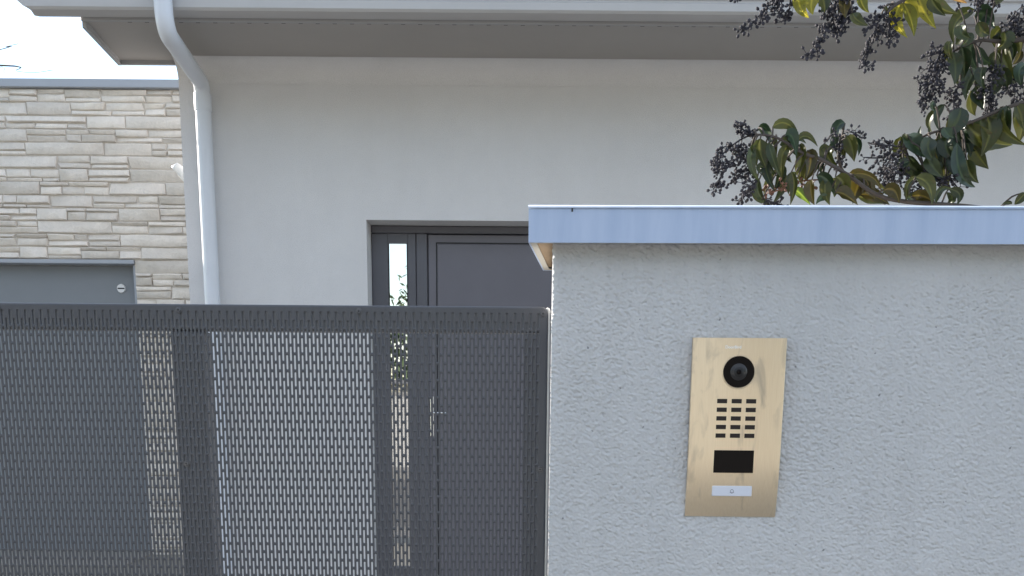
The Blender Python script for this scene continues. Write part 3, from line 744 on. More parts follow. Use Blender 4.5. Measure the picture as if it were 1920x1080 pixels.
# one cell: outer rectangle + eight-sided slot; front, back and slot walls
hw_, hl = SW / 2, SL / 2; cwx, cwz = CP / 2, RP / 2; e_ = hw_ * 0.55
outer = [(-cwx, -cwz), (cwx, -cwz), (cwx, cwz), (-cwx, cwz)]
hole = [(-e_, -hl), (e_, -hl), (hw_, -hl + 0.0012), (hw_, hl - 0.0012), (e_, hl), (-e_, hl), (-hw_, hl - 0.0012), (-hw_, -hl + 0.0012)]
cell = np.array([(x, 0, z) for x, z in outer + hole] + [(x, TH, z) for x, z in outer + hole])
H0 = 4
fr_ = [(0, 1, H0 + 1, H0 + 0), (1, 2, H0 + 3, H0 + 2), (2, 3, H0 + 5, H0 + 4), (3, 0, H0 + 7, H0 + 6)]
ft_ = [(1, H0 + 2, H0 + 1), (2, H0 + 4, H0 + 3), (3, H0 + 6, H0 + 5), (0, H0 + 0, H0 + 7)]
faces = fr_ + [tuple(i + 12 for i in q[::-1]) for q in fr_] + ft_ + [tuple(i + 12 for i in q[::-1]) for q in ft_]
faces += [(H0 + k, H0 + (k + 1) % 8, H0 + 12 + (k + 1) % 8, H0 + 12 + k) for k in range(8)]
cent = []
fill = []
for i in range(ncol):
    x = xb_ - (i + 0.5) * CP
    top = zb_ - (RP / 2 if i % 2 else 0)
    for r in range(nrow):
        cent.append((x, 0, top - (r + 0.5) * RP))
    if i % 2: fill.append((x - cwx, x + cwx, zb_ - RP / 2, zb_))
    else: fill.append((x - cwx, x + cwx, za_, zb_ - nrow * RP))
cent = np.array(cent)
V = (cell[None] + cent[:, None]).reshape(-1, 3)
nc = len(cent); nv = len(cell)
sizes = np.tile(np.array([len(q) for q in faces]), nc)
flat = np.concatenate([np.array(q) for q in faces])
loops = (flat[None] + (np.arange(nc) * nv)[:, None]).reshape(-1)
# solid strips: fillers, margins and the rounded border
ev, ef = [], []
def quad(pts):
    n0 = len(ev); ev.extend(pts); ef.append(tuple(range(n0, n0 + len(pts))))
def solid(x0, x1, z0, z1):
    quad([(x0, 0, z0), (x1, 0, z0), (x1, 0, z1), (x0, 0, z1)]); quad([(x0, TH, z1), (x1, TH, z1), (x1, TH, z0), (x0, TH, z0)])
for q in fill: solid(*q)
rc = 0.008
bor = 0.003
inx, inz = GXR - bor, GZT - bor
lft, bot = GXL + bor, GZB + bor
solid(lft, xb_ - 0.0, zb_, inz); solid(xb_, inx, bot, zb_); solid(lft, xa_, bot, zb_); solid(xa_, xb_, bot, za_)
arc = [(inx - rc + rc * math.cos(a_), inz - rc + rc * math.sin(a_)) for a_ in [math.pi / 2 * k / 6 for k in range(7)]]
cornr = [(xb_, zb_), (inx, zb_)] + [p_ for p_ in arc if p_[1] >= zb_] + [(xb_, inz)]
quad([(x, 0, z) for x, z in cornr]); quad([(x, TH, z) for x, z in cornr[::-1]])
# border sweep: quarter round to a returned flange
bp = [(inx, bot, 1, 0)] + [(p_[0], p_[1], math.cos(math.pi / 2 * k / 6), math.sin(math.pi / 2 * k / 6)) for k, p_ in enumerate(arc)] + [(lft, inz, 0, 1)]
pr = [(bor * math.sin(a_), bor - bor * math.cos(a_)) for a_ in [math.pi / 2 * k / 4 for k in range(5)]] + [(bor, 0.016)]
for (x0, z0, nx0, nz0), (x1, z1, nx1, nz1) in zip(bp, bp[1:]):
    for (o0, y0), (o1, y1) in zip(pr, pr[1:]):
        quad([(x0 + nx0 * o0, y0, z0 + nz0 * o0), (x0 + nx0 * o1, y1, z0 + nz0 * o1), (x1 + nx1 * o1, y1, z1 + nz1 * o1), (x1 + nx1 * o0, y0, z1 + nz1 * o0)])
V2 = np.array(ev); V = np.concatenate([V, V2])
s2 = np.array([len(q) for q in ef]); l2 = np.concatenate([np.array(q) for q in ef]) + nc * nv
loops = np.concatenate([loops, l2]); sizes = np.concatenate([sizes, s2])
V = V + np.array([-go.x, GY - go.y, -go.z])
me = bpy.data.meshes.new('perforated_sheet')
me.vertices.add(len(V)); me.vertices.foreach_set('co', V.ravel())
me.loops.add(len(loops)); me.loops.foreach_set('vertex_index', loops.astype(np.int32))
me.polygons.add(len(sizes)); me.polygons.foreach_set('loop_start', np.concatenate([[0], np.cumsum(sizes)[:-1]]).astype(np.int32)); me.polygons.foreach_set('loop_total', sizes.astype(np.int32))
me.update(calc_edges=True); me.validate()
print('gate faces', len(me.polygons))
link('perforated_sheet', me, M['gatesheet'], gate)
# tube frame behind the sheet
fy0, fy1 = GY + TH + 0.0004, GY + TH + 0.040
tz = P(560, 621, fy0).z
MB().box(GXL + 0.004, GXR - 0.004, fy0, fy1, tz, GZT - 0.004, 0.002, 1).build('top_rail', M['gateframe'], gate)
rx = P(979, 760, fy0).x; rx = xb_ - round((xb_ - rx) / CP) * CP + 0.0002   # edge hidden behind a web of the sheet
MB().box(rx, GXR - 0.005, fy0, fy0 + 0.004, GZB + 0.01, tz - 0.001, 0.0).build('stile', M['gateframe'], gate)
m0 = P(331, 850, fy0).x; m1 = P(393, 850, fy0).x
m0t = P(327, 640, fy0).x
MB().box(m0, m1, fy0, fy1 - 0.001, GZB + 0.01, tz - 0.001, 0.003, 2).build('stile', M['gateframe'], gate)
MB().box(GXL + 0.004, GXL + 0.05, fy0, fy1 - 0.001, GZB + 0.01, tz - 0.001, 0.003, 2).build('stile', M['gateframe'], gate)
MB().box(GXL + 0.052, m0 - 0.001, fy0, fy1 - 0.002, GZB + 0.01, GZB + 0.05, 0.003, 2).box(m1 + 0.001, rx - 0.001, fy0, fy1 - 0.002, GZB + 0.01, GZB + 0.05, 0.003, 2).build('bottom_rail', M['gateframe'], gate)
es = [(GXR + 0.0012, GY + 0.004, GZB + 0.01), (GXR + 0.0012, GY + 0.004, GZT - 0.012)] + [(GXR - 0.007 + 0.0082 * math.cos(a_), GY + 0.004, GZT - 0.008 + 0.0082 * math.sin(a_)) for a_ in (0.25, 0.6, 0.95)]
MB().tube(es, [0.0024] * 4 + [0.0012], 10).build('sunlit_edge_strip', mat('painted_sunlit_edge', (0.80, 0.77, 0.72), 0.45, var=0.1, vscale=30), gate, smooth=True)  # added pale bar: sunlight along the gate edge painted into its colour
def screw(x, z):
    s = MB().disc((x, GY - 0.0002, z), 0.0052, -0.0008, 18, r2=0.005).disc((x, GY - 0.001, z), 0.0040, -0.0016, 18, r2=0.0030).build('screw', M['screw'], gate, smooth=True, edge=40)
    MB().disc((x, GY - 0.00255, z), 0.0014, -0.0002, 6).build('socket', M['gap'], s)
for (sx, sy) in ((335, 581), (673, 583.5), (1018, 588.5), (350, 869), (1012.5, 880), (-5, 578)):
    q = P(sx, sy, GY); screw(q.x, q.z)
for sx in (335, 1018):
    for k in (2, 3, 4):
        q = P(sx, 582, GY); screw(q.x, q.z - k * 0.247)

# ------------------------------------------------------------------ privet behind the wall
TY = 2.35
tree = empty('privet_tree', (1.75, TY + 0.1, yard_z(1.75, TY)), 'privet shrub with drooping leaves and clusters of dark berries above the wall', 'shrub')
to = tree.location.copy()
MB().tube([(1.75, TY + 0.1, yard_z(0, TY) - 0.05), (1.72, TY + 0.09, 0.7), (1.76, TY + 0.1, 1.3), (1.70, TY + 0.08, 1.9), (1.74, TY + 0.1, 2.5), (1.78, TY + 0.12, 3.1)], [0.055, 0.047, 0.042, 0.035, 0.025, 0.012], 12).build('trunk', M['bark'], tree, smooth=True)

def cropper(x0, y0, s):
    return lambda X, Y_: (x0 + X / s, y0 + Y_ / s, 1.0 / s)
cA = cropper(1320, 210, 5.683); cB = cropper(1600, 190, 5.144); cC = cropper(1660, 0, 4.908); cD = cropper(1380, 0, 6.0); cF = cropper(0, 0, 1.0)

def smooth_line(pts, n=5):
    pts = [Vector(p) for p in pts]; out = []
    for i in range(len(pts) - 1):
        p0 = pts[max(i - 1, 0)]; p1 = pts[i]; p2 = pts[i + 1]; p3 = pts[min(i + 2, len(pts) - 1)]
        for k in range(n):
            t = k / n
            out.append(0.5 * ((2 * p1) + (p2 - p0) * t + (2 * p0 - 5 * p1 + 4 * p2 - p3) * t * t + (3 * p1 - p0 - 3 * p2 + p3) * t ** 3))
    out.append(pts[-1]); return out

def leaf_mesh(base, ctrl, tip, width, fold, tilt):
    """curved lanceolate leaf, V-folded on the midrib, with a short stalk"""
    n = 9
    sp = [(base * (1 - t) + ctrl * t) * (1 - t) + (ctrl * (1 - t) + tip * t) * t for t in [k / n for k in range(n + 1)]]
    v, f = [], []
    view0 = ((base + tip) / 2 - EYE).normalized()
    for k, p in enumerate(sp):
        t = k / n
        tg = (sp[min(k + 1, n)] - sp[max(k - 1, 0)]).normalized()
        sv = tg.cross(view0)
        if sv.length < 1e-4: sv = Vector((0, 0, 1)).cross(tg)
        sv.normalize(); nv = sv.cross(tg).normalized()
        sv2 = sv * math.cos(tilt) + nv * math.sin(tilt); nv2 = nv * math.cos(tilt) - sv * math.sin(tilt)
        w = width / 2 * (math.sin(math.pi * min(1, t ** 0.70)) ** 1.05 if 0 < t < 1 else 0.0) + (0.0006 if 0 < t < 1 else 0.0004)
        wav = 0.05 * math.sin(t * 11 + tilt * 9)
        for s in (-1, -0.22, 0, 0.22, 1):
            v.append(p + sv2 * (w * s) - nv2 * (w * abs(s) * (fold + wav * s) - 0.10 * w * (1 - abs(s)) * 0))
    for k in range(n):
        for j in range(4):
            a_ = k * 5 + j; f.append((a_, a_ + 1, a_ + 6, a_ + 5))
    return v, f

def make_branch(px_pts, rads, twig_mat, leaves, clusters, Y0, crop=cF):
    """px_pts: (x, y, depth offset) along the branch; leaves and clusters are in crop coordinates of their own"""
    line = smooth_line([P(*crop(x, y)[:2], Y0 + dy) for x, y, dy in px_pts], 6)
    rr = [rads[0] + (rads[1] - rads[0]) * k / (len(line) - 1) for k in range(len(line))]
    mb = MB(); mb.tube(line, rr, 8)
    todo = []
    for (cr_, b, c, t_, w, kind) in leaves:
        bx, by, s = cr_(*b); cx, cy, _ = cr_(*c); tx, ty, _ = cr_(*t_)
        dy = random.uniform(-0.07, 0.07)
        # join the leaf to the closest point of its branch
        Bp = P(bx, by, Y0 + dy * 0.3)
        near = min(line, key=lambda q: (q - Bp).length)
        yb = near.y * 0.7 + (Y0 + dy) * 0.3
        wv = w * s / FPX * yb
        ln = math.hypot(tx - bx, ty - by) / FPX * yb
        Bp = P(bx, by, yb); Cp = P(cx, cy, yb + random.uniform(-0.35, 0.15) * ln); Tp = P(tx + (tx - cx) * 0.14, min(ty + (ty - cy) * 0.14, max(ty, 384)), yb + random.uniform(-0.45, 0.35) * ln)
        if (near - Bp).length > 0.004:
            mid = (near + Bp) / 2 + Vector((0, 0, 0.15 * (near - Bp).length))
            mb.tube(smooth_line([near, mid, Bp], 3), [0.0019] * 4 + [0.0015] * 3, 5)
        todo.append((Bp, Cp, Tp, wv * 1.08, kind))
        if w > 50 and random.random() < 0.55 and kind not in 'ylr':      # a second leaf of the pair, further back
            off = Vector((random.uniform(-0.02, 0.02), random.uniform(0.02, 0.07), random.uniform(-0.004, 0.006)))
            todo.append((Bp + off * 0.4, Cp + off, Tp + off * 1.2 + Vector((random.uniform(-0.02, 0.02), 0, 0.012)), wv * random.uniform(0.8, 1.1), random.choice('ggo')))
    for cl in clusters:
        cr_, ax, rad, cnt, kind = cl
        pp = [cr_(*q) for q in ax]
        Bp = P(pp[0][0], pp[0][1], Y0); near = min(line, key=lambda q: (q - Bp).length)
        if (near - Bp).length > 0.004: mb.tube(smooth_line([near, (near + Bp) / 2 + Vector((0, 0, 0.01)), Bp], 3), 0.0016, 5)
    br = mb.build('branch', twig_mat, tree, smooth=True)
    for (Bp, Cp, Tp, wv, kind) in todo:
        v, f = leaf_mesh(Bp, Cp, Tp, wv, random.uniform(0.25, 0.75), random.uniform(-0.55, 0.55))
        me = bpy.data.meshes.new('leaf'); me.from_pydata([q - Bp for q in v], [], f); me.update()
        ra = me.attributes.new('rib', 'FLOAT', 'POINT'); ra.data.foreach_set('value', [0.75 if k % 5 == 2 else 0.0 for k in range(len(v))])
        o = link('leaf', me, LM[kind], br, smooth=True); o.location = Bp - to
    for cl in clusters:
        cr_, ax, rad, cnt, kind = cl
        pp = [cr_(*q) for q in ax]
        al = smooth_line([P(q[0], q[1], Y0 + random.uniform(-0.02, 0.02)) for q in pp], 6)
        R_ = rad * pp[0][2] / FPX * Y0
        mb = MB(); mb.tube(al, [0.0016] * (len(al) - 2) + [0.001, 0.0008], 5)
        n_side = max(5, cnt // 8)
        for k in range(n_side):                 # side sprays carrying the berries
            u = (k + 0.6) / n_side; i0 = min(int(u * (len(al) - 1)), len(al) - 2); p0 = al[i0].lerp(al[i0 + 1], u * (len(al) - 1) - i0)
            tg = (al[i0 + 1] - al[i0]).normalized()
            d = Vector(rng.normal(size=3)); d = (d - tg * d.dot(tg)).normalized()
            d = (d + tg * 0.75 + Vector((0, 0, -0.15))).normalized()
            ln = R_ * (0.6 + 0.75 * random.random()) * (1.25 - 0.6 * u)
            p1 = p0 + d * ln
            mb.tube([p0, p0.lerp(p1, 0.5) + Vector((0, 0, 0.002)), p1], [0.0011, 0.0009, 0.0006], 4, caps=False)
            for b_ in range(cnt // n_side):
                t = 0.3 + 0.7 * (b_ + random.random()) / (cnt // n_side)
                q0 = p0.lerp(p1, t); o_ = Vector(rng.normal(size=3)).normalized() * random.uniform(0.006, 0.014)
                q = q0 + o_
                mb.tube([q0, q], 0.0006, 3, caps=False)
                r = random.uniform(0.0022, 0.0037)
                n0 = len(mb.bm.verts); mb.ico(q, r, 1)
                st = o_.normalized()
                mb.bm.verts.ensure_lookup_table()
                for v in mb.bm.verts[n0:]:
                    w_ = v.co - q; v.co = q + w_ + st * w_.dot(st) * 0.3
        cl_o = mb.build('berry_cluster', M[kind], br, smooth=True); tag(cl_o, kind='stuff')
    return br

# lower left bough resting over the wall
make_branch([(2170, 330, 0.2), (1960, 392, 0.1), (1790, 385, 0.02), (1660, 371, 0), (1590, 328, -0.02), (1538, 298, -0.02), (1508, 288, -0.03), (1456, 258, -0.03), (1418, 252, -0.03)], (0.0055, 0.002), M['twig'], [
    (cA, (580, 170), (690, 90), (735, 400), 85, 't'), (cA, (730, 160), (900, 20), (1010, 270), 78, 'o'), (cA, (865, 245), (960, 200), (980, 440), 115, 't'),
    (cA, (1000, 300), (1090, 190), (1195, 345), 70, 'o'), (cA, (600, 280), (560, 400), (650, 570), 150, 'o'), (cA, (690, 330), (720, 480), (800, 660), 80, 'g'),
    (cA, (540, 330), (430, 560), (580, 730), 85, 'g'), (cA, (650, 480), (640, 640), (740, 820), 90, 'g'), (cA, (900, 370), (790, 420), (830, 700), 90, 'o'),
    (cA, (900, 380), (880, 480), (930, 530), 55, 'g'), (cA, (1010, 350), (1080, 420), (1010, 640), 100, 'o'), (cA, (1100, 410), (1180, 480), (1100, 680), 120, 'b'),
    (cA, (1200, 540), (1270, 580), (1260, 670), 70, 'g'), (cA, (1350, 370), (1230, 430), (1420, 590), 120, 'o'), (cA, (1310, 365), (1240, 370), (1240, 440), 40, 'g'),
    (cA, (1200, 680), (1330, 670), (1390, 860), 120, 't'), (cA, (590, 720), (530, 850), (660, 990), 85, 'g'), (cA, (980, 640), (870, 720), (900, 860), 75, 'o'),
    (cA, (950, 820), (1030, 850), (1120, 980), 80, 'l'), (cA, (1150, 720), (1120, 850), (1170, 980), 110, 'b'), (cA, (1540, 660), (1730, 620), (1770, 820), 100, 'b'),
    (cA, (1400, 690), (1500, 700), (1530, 910), 160, 'o'), (cA, (1320, 900), (1240, 890), (1200, 970), 60, 't'), (cA, (1210, 560), (1120, 620), (1080, 730), 80, 'b'),
    (cA, (850, 560), (820, 680), (750, 840), 80, 'g'), (cA, (1690, 690), (1640, 760), (1590, 950), 170, 'b'), (cA, (760, 265), (700, 400), (770, 600), 80, 'o'),
    (cA, (1050, 470), (1000, 560), (1040, 760), 100, 'o'), (cA, (930, 640), (1000, 760), (930, 960), 90, 'o'), (cA, (1300, 720), (1260, 850), (1330, 990), 110, 'o'),
    (cB, (0, 700), (210, 670), (265, 840), 62, 'b'), (cB, (20, 790), (110, 730), (200, 920), 170, 'b'), (cB, (290, 860), (420, 790), (440, 960), 140, 'b'),
    (cB, (515, 960), (480, 690), (690, 735), 42, 'o'), (cB, (600, 735), (770, 750), (760, 985), 120, 'o'), (cB, (560, 920), (680, 870), (780, 990), 120, 'b'),
    (cB, (795, 985), (800, 800), (930, 835), 55, 'g'), (cB, (920, 845), (1090, 870), (1010, 990), 80, 'g'), (cB, (1660, 880), (1600, 950), (1560, 990), 70, 'o'), (cB, (1530, 985), (1480, 955), (1440, 990), 35, 'g'),
    (cA, (640, 590), (560, 560), (600, 650), 60, 'g'), (cA, (500, 380), (560, 420), (560, 560), 70, 'o'), (cB, (60, 900), (200, 880), (330, 990), 110, 'b'), (cA, (1400, 860), (1500, 850), (1620, 990), 120, 'b'),
], [
    (cA, [(520, 240), (380, 300), (210, 440), (110, 600)], 125, 130, 'berry'), (cA, [(520, 390), (380, 470), (230, 620), (110, 800)], 115, 120, 'berry'),
    (cA, [(560, 740), (470, 820), (400, 960)], 95, 60, 'berry'), (cA, [(490, 260), (410, 180), (325, 95)], 50, 22, 'berry'),
    (cA, [(1240, 720), (1000, 740), (860, 810), (660, 870)], 95, 56, 'berry_red'), (cA, [(620, 930), (700, 960), (860, 1000)], 70, 40, 'berry'), (cA, [(480, 560), (400, 640), (350, 720)], 90, 48, 'berry'),
], 2.12)
# sprig standing up behind it
make_branch([(1660, 380, 0.1), (1600, 345, 0.03), (1572, 300, 0), (1580, 250, 0), (1584, 231, 0)], (0.004, 0.0018), M['twig'], [
    (cA, (1500, 110), (1350, 120), (1420, 440), 100, 't'), (cA, (1520, 255), (1590, 330), (1600, 505), 140, 'o'), (cA, (1570, 290), (1680, 310), (1650, 445), 62, 't'), (cA, (1450, 270), (1330, 290), (1410, 420), 60, 't'), (cA, (1500, 280), (1460, 380), (1500, 480), 70, 'o'),
], [
    (cA, [(1450, 260), (1440, 400), (1460, 570)], 62, 40, 'berry'), (cA, [(1500, 200), (1600, 225), (1690, 285)], 42, 22, 'berry'), (cA, [(1420, 200), (1340, 260), (1310, 320)], 35, 10, 'berry'),
], 2.2)
# middle bough coming in from the right
make_branch([(2200, 120, 0.15), (2020, 165, 0.05), (1925, 190, 0), (1877, 206, 0), (1812, 232, 0), (1740, 252, 0), (1690, 283, 0.01)], (0.005, 0.0018), M['twig'], [
    (cB, (880, 30), (750, 120), (820, 265), 62, 'g'), (cB, (1040, 60), (1010, 240), (890, 330), 160, 'g'), (cB, (1090, 210), (1230, 430), (1500, 420), 140, 'o'), (cB, (1290, 140), (1360, 300), (1245, 505), 170, 'o'),
    (cB, (1420, 60), (1340, 280), (1630, 405), 150, 'o'), (cB, (1560, 20), (1680, 180), (1600, 380), 120, 'o'), (cB, (1480, 40), (1440, 200), (1500, 340), 110, 'g'), (cB, (1620, 60), (1600, 160), (1660, 300), 110, 'o'), (cB, (1020, 220), (940, 420), (1200, 460), 165, 't'), (cB, (1000, 400), (970, 760), (1150, 820), 115, 't'),
    (cB, (1090, 560), (1090, 700), (1195, 778), 115, 'o'), (cB, (1150, 430), (1200, 520), (1292, 637), 140, 'o'), (cB, (520, 320), (560, 430), (750, 545), 140, 't'), (cB, (640, 350), (630, 300), (650, 245), 28, 'g'), (cB, (740, 300), (745, 280), (725, 240), 26, 'g'),
    (cB, (870, 250), (900, 330), (960, 350), 85, 't'), (cB, (740, 350), (680, 470), (780, 570), 125, 'g'), (cB, (800, 370), (890, 500), (860, 650), 130, 'g'), (cB, (530, 520), (540, 660), (695, 700), 150, 'g'),
    (cB, (700, 540), (770, 650), (855, 725), 110, 'g'), (cB, (870, 560), (970, 620), (990, 745), 130, 'g'), (cB, (490, 310), (495, 350), (520, 400), 42, 'o'), (cB, (540, 580), (450, 590), (450, 690), 75, 't'), (cB, (780, 5), (740, 40), (780, 92), 42, 't'),
    (cB, (900, 340), (860, 450), (960, 560), 130, 'g'), (cB, (1060, 480), (1010, 570), (1080, 640), 110, 'g'), (cB, (560, 340), (680, 330), (640, 480), 110, 't'), (cB, (1040, 330), (1120, 380), (1130, 520), 110, 'g'), (cB, (680, 620), (620, 680), (720, 760), 90, 'g'), (cB, (800, 570), (760, 680), (850, 770), 110, 'g'), (cB, (950, 520), (930, 640), (1000, 700), 110, 'g'),
], [
    (cB, [(490, 460), (380, 540), (310, 640), (330, 760)], 150, 120, 'berry'), (cB, [(480, 600), (400, 720), (350, 850)], 140, 100, 'berry'), (cB, [(480, 440), (290, 420), (150, 410)], 36, 18, 'berry'), (cB, [(420, 520), (250, 545), (100, 540)], 36, 18, 'berry'), (cB, [(420, 440), (320, 400), (300, 355)], 30, 10, 'berry'),
    (cB, [(700, 680), (800, 760), (940, 730)], 95, 60, 'berry'), (cB, [(720, 740), (640, 830), (570, 900)], 100, 70, 'berry'), (cB, [(900, 740), (960, 780), (1020, 850)], 50, 18, 'berry'),
], 2.22)
# upper right mass
make_branch([(2250, -60, 0.15), (2060, 40, 0.05), (1960, 62, 0), (1890, 78, 0), (1835, 76, 0), (1788, 96, 0)], (0.008, 0.002), M['twig'], [
    (cC, (830, 90), (580, 150), (625, 375), 105, 'o'), (cC, (820, 150), (940, 50), (1000, 240), 160, 't'), (cC, (850, 200), (890, 310), (950, 315), 90, 'o'), (cC, (690, 230), (670, 330), (775, 350), 85, 'g'),
    (cC, (830, 370), (710, 450), (850, 640), 140, 't'), (cC, (860, 430), (890, 570), (965, 580), 80, 't'), (cC, (1090, 290), (1140, 400), (1040, 440), 115, 'o'), (cC, (1060, 260), (970, 320), (1010, 430), 95, 'o'),
    (cC, (620, 480), (660, 600), (640, 760), 115, 'g'), (cC, (700, 430), (740, 560), (725, 700), 115, 'g'), (cC, (850, 650), (740, 720), (740, 900), 115, 'g'), (cC, (830, 790), (870, 900), (900, 1000), 110, 'g'),
    (cC, (1060, 440), (1080, 560), (1170, 700), 125, 'o'), (cC, (1130, 400), (1210, 430), (1170, 550), 75, 'g'), (cC, (1250, 460), (1230, 560), (1175, 590), 55, 'b'), (cC, (1290, 590), (1180, 640), (1260, 800), 85, 't'),
    (cC, (1060, 640), (1130, 700), (1120, 830), 100, 'g'), (cC, (900, 620), (860, 690), (900, 800), 90, 'g'), (cC, (600, 380), (560, 440), (610, 540), 60, 'o'), (cC, (1010, -20), (1040, 0), (1080, -10), 60, 'o'), (cC, (1200, 330), (1240, 420), (1230, 480), 70, 'o'), (cC, (760, 300), (790, 370), (700, 420), 70, 'g'), (cC, (1010, 490), (1040, 560), (1040, 640), 80, 'g'),
], [
    (cC, [(570, 410), (470, 560), (380, 760), (310, 990)], 120, 150, 'berry'), (cC, [(590, 480), (500, 640), (430, 860)], 120, 110, 'berry'), (cC, [(700, 740), (640, 880), (630, 1060)], 90, 100, 'berry'), (cC, [(1010, 600), (970, 800), (950, 1000)], 115, 130, 'berry'),
    (cC, [(1260, 40), (1220, 180), (1180, 320)], 115, 120, 'berry'), (cC, [(840, -20), (880, 40), (850, 80)], 70, 30, 'berry'), (cC, [(1110, 690), (1180, 800), (1250, 900)], 80, 60, 'berry'), (cC, [(950, 0), (990, 30), (1000, 60)], 50, 14, 'berry'), (cC, [(660, 20), (672, 40), (680, 66)], 22, 6, 'berry'),
], 2.26)
# overhanging sprays at the top
make_branch([(2200, -260, 0.1), (1960, -170, 0.0), (1800, -60, -0.05), (1690, 2, -0.05), (1664, 24, -0.05)], (0.007, 0.0018), M['twig'], [
    (cC, (150, 30), (20, 160), (180, 325), 100, 'y'), (cC, (165, 30), (250, 170), (262, 315), 95, 'y'), (cC, (160, -10), (220, 60), (300, 150), 120, 'y'), (cC, (300, -40), (330, 110), (450, 245), 115, 'y'), (cC, (420, -30), (440, 60), (540, 135), 90, 'o'), (cC, (540, -70), (630, -10), (735, 25), 60, 'r'), (cC, (0, 60), (5, 80), (30, 105), 18, 'o'), (cC, (260, -80), (290, 0), (360, 60), 100, 'y'),
], [
    (cD, [(1700, 140), (1600, 250), (1540, 450), (1445, 720)], 105, 110, 'berry'), (cD, [(1640, 150), (1700, 280), (1740, 480)], 95, 60, 'berry'), (cD, [(1720, 200), (1780, 240), (1830, 320)], 40, 10, 'berry'),
], 2.0)
make_branch([(2100, -330, 0.1), (1860, -240, 0.0), (1690, -120, -0.02), (1580, -60, -0.02), (1480, -50, -0.02), (1430, -60, -0.02)], (0.006, 0.0018), M['twig'], [
    (cD, (720, -100), (660, 80), (800, 185), 130, 'y'), (cD, (900, -90), (810, 40), (860, 150), 120, 'y'), (cD, (950, -90), (1010, 40), (1000, 130), 130, 'o'), (cD, (1390, -90), (1400, 80), (1485, 135), 95, 'y'), (cD, (1310, 150), (1340, 240), (1465, 280), 95, 'o'), (cD, (1240, -60), (1200, 80), (1230, 190), 110, 'b'),
], [
    (cD, [(470, -120), (360, 60), (240, 200), (120, 330)], 95, 80, 'berry'), (cD, [(560, -120), (500, 0), (440, 120)], 100, 60, 'berry'), (cD, [(620, -60), (600, 100), (570, 220)], 70, 34, 'berry'),
    (cD, [(1200, -120), (1140, 80), (1050, 280), (880, 590)], 130, 170, 'berry'), (cD, [(1280, -100), (1270, 100), (1160, 330)], 110, 90, 'berry'), (cD, [(40, -60), (20, -20), (10, 10)], 30, 6, 'berry'),
], 2.0)
# rest of the crown, outside the picture
vv, ff = [], []
for k in range(520):
    u = Vector(rng.normal(size=3)).normalized() * (rng.random() ** 0.4)
    c = Vector((1.95 + u.x * 0.62, TY + 0.15 + u.y * 0.55, 2.65 + u.z * 0.75))
    d = Vector(rng.normal(size=3)); d.z = -abs(d.z) - 0.4; d.normalize(); ln = random.uniform(0.07, 0.11)
    lim = (2010 - 960) / 1920 * c.y * 1.04
    if c.x - 0.1 < lim and c.z < 2.95: continue
    if c.z > 2.9 and c.x < 1.0: continue
    v, f = leaf_mesh(c, c + d * ln * 0.5 + Vector((0, 0, 0.02)), c + d * ln, random.uniform(0.03, 0.045), 0.25, random.uniform(-1.2, 1.2))
    n0 = len(vv); vv += [q - to for q in v]; ff += [tuple(i + n0 for i in q) for q in f]
me = bpy.data.meshes.new('crown'); me.from_pydata(vv, [], ff); me.update()
tag(link('crown', me, LM['o'], tree, smooth=True), kind='stuff')

# ------------------------------------------------------------------ bare tree whose twig tips reach into the sky
bt = empty('bare_tree', (-5.6, 6.6, yard_z(0, 6.6)), 'leafless tree whose thin twigs cross the sky above the garage', 'tree')
MB().tube([(-5.6, 6.6, 0.1), (-5.55, 6.6, 1.4), (-5.6, 6.65, 2.6), (-5.5, 6.6, 4.2), (-5.55, 6.6, 5.4)], [0.07, 0.055, 0.045, 0.025, 0.006], 10).build('trunk', M['bark'], bt, smooth=True)
for pts_ in ([(-5.58, 6.63, 2.6), (-4.6, 6.62, 3.1), P(-20, 98, 6.6), P(10, 88, 6.6), P(34, 82, 6.6)],
             [(-5.56, 6.6, 3.0), (-4.7, 6.6, 3.35), P(-10, 122, 6.55), P(30, 133, 6.55), P(65, 136, 6.55), P(100, 131, 6.55)],
             [(-5.58, 6.62, 2.8), (-5.0, 6.6, 2.75), P(-60, 140, 6.6), P(9, 136, 6.6)]):
    l_ = smooth_line(pts_, 5)
    MB().tube(l_, [0.014 + (0.0016 - 0.014) * min(1, k / (len(l_) * 0.55)) for k in range(len(l_))], 6).build('limb', M['bark'], bt, smooth=True)

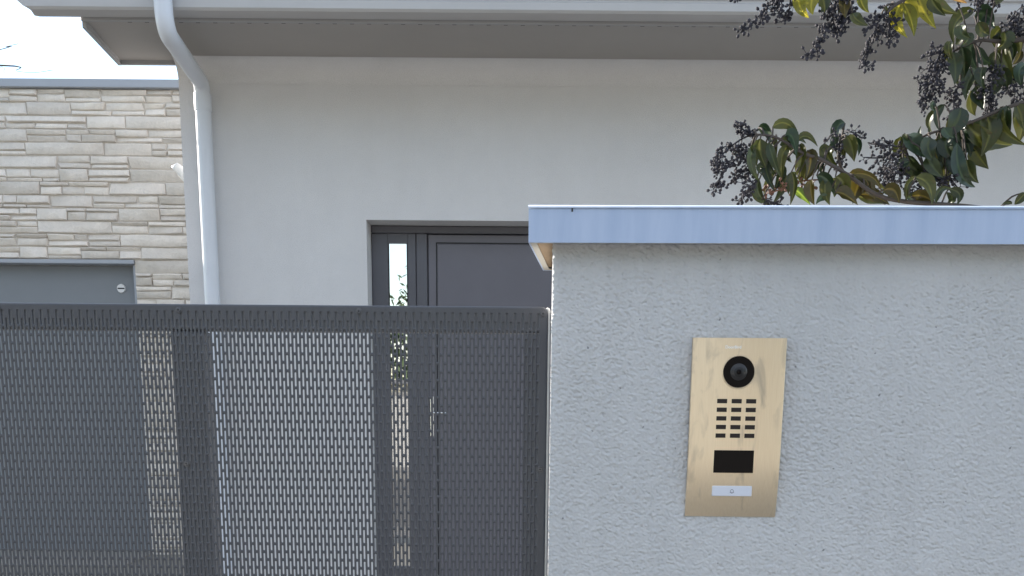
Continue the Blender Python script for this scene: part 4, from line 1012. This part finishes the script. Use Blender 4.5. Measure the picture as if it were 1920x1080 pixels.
# ------------------------------------------------------------------ across the road (seen mirrored in the door glass)
oh = empty('opposite_wall', (0, -7.9, 0), 'long pale garden wall on the far side of the road', 'wall')
MB().box(-14, 14, -8.1, -7.9, 0, 1.42, 0.01, 1).build('body', M['opposite'], oh)
MB().box(-14, 14, -8.14, -7.86, 1.42, 1.48, 0.01, 1).build('coping', M['concrete'], oh)
def bush(name, label, cx, cy, z0, z1, rx_, ry_, n, group=None, sz=0.11):
    e = empty(name, (cx, cy, 0.0), label, 'shrub', group)
    mb = MB()
    for k in range(4):
        a_ = random.uniform(0, 6.28); mb.tube([(cx, cy, 0), (cx + 0.12 * math.cos(a_), cy + 0.1 * math.sin(a_), z0 + 0.3), (cx + rx_ * 0.5 * math.cos(a_), cy + ry_ * 0.5 * math.sin(a_), (z0 + z1) / 2), (cx + rx_ * 0.6 * math.cos(a_), cy + ry_ * 0.5 * math.sin(a_), z1 - 0.7)], [0.04, 0.03, 0.015, 0.004], 6)
    mb.build('stem', M['bark'], e)
    vv, ff = [], []
    for k in range(n):
        u = Vector(rng.normal(size=3)).normalized() * (rng.random() ** 0.45) * random.uniform(0.8, 1.15)
        c = Vector((u.x * rx_, u.y * ry_, (z0 + z1) / 2 + u.z * (z1 - z0) / 2))
        d = Vector(rng.normal(size=3)).normalized(); s = d.orthogonal().normalized(); ln = random.uniform(0.6, 1.3) * sz
        n0 = len(vv); vv += [c - d * ln / 2, c + s * ln * 0.2, c + d * ln / 2, c - s * ln * 0.2]; ff.append((n0, n0 + 1, n0 + 2, n0 + 3))
    me = bpy.data.meshes.new('foliage'); me.from_pydata(vv, [], ff); me.update()
    tag(link('foliage', me, M['hedge'], e), kind='stuff')
for i_, bx in enumerate((-7.5, -5.8, -4.3, -2.9, -1.6, -0.3, 1.2, 2.8, 4.6)):
    bush('garden_shrub', 'leafy green shrub behind the garden wall across the road', bx, -8.9 - 0.2 * (i_ % 2), 0.6, 3.6 + 0.8 * ((i_ * 7) % 3) / 2, 0.95, 0.6, 1700, 'shrubs across the road', 0.17)

# unseen evergreens added to block low sky off the house wall, gap above shrubs
def added_conifer(label, cx, cy, h, r, n=2600):
    e = empty('sky_blocking_tree', (cx, cy, 0.0), label, 'tree', 'added sky-blocking evergreens')
    MB().tube([(cx, cy, -0.05), (cx + 0.05, cy, h * 0.5), (cx, cy, h * 0.95)], [0.2, 0.12, 0.02], 8).build('trunk', M['bark'], e)
    vv, ff = [], []
    for k in range(n):
        z = h * (0.08 + 0.92 * random.random() ** 1.2); rr_ = r * (1.05 - z / h) ** 0.6 * (0.55 + 0.5 * random.random()); a_ = random.uniform(0, 6.283)
        c = Vector((rr_ * math.cos(a_), rr_ * math.sin(a_), z)); d = Vector((math.cos(a_), math.sin(a_), random.uniform(-0.6, 0.5))).normalized(); s_ = Vector(rng.normal(size=3)).cross(d).normalized()
        ln = random.uniform(0.35, 0.75); n0 = len(vv)
        vv += [c - d * ln / 2, c + s_ * ln * 0.28, c + d * ln / 2, c - s_ * ln * 0.28]; ff.append((n0, n0 + 1, n0 + 2, n0 + 3))
    me = bpy.data.meshes.new('crown'); me.from_pydata(vv, [], ff); me.update()
    tag(link('crown', me, M['hedge'], e), kind='stuff')
for k_, cx in enumerate((-15.5, -13.2, -11.0, -8.8, -6.6, 1.6, 3.9, 6.1, 8.3, 10.6, 12.8, 15.2)):
    added_conifer('unseen dark evergreen tree added across the road to block low sky', cx, -11.2 - 0.5 * (k_ % 3), 7.5 + 1.3 * ((k_ * 5) % 4) / 3, 1.7)
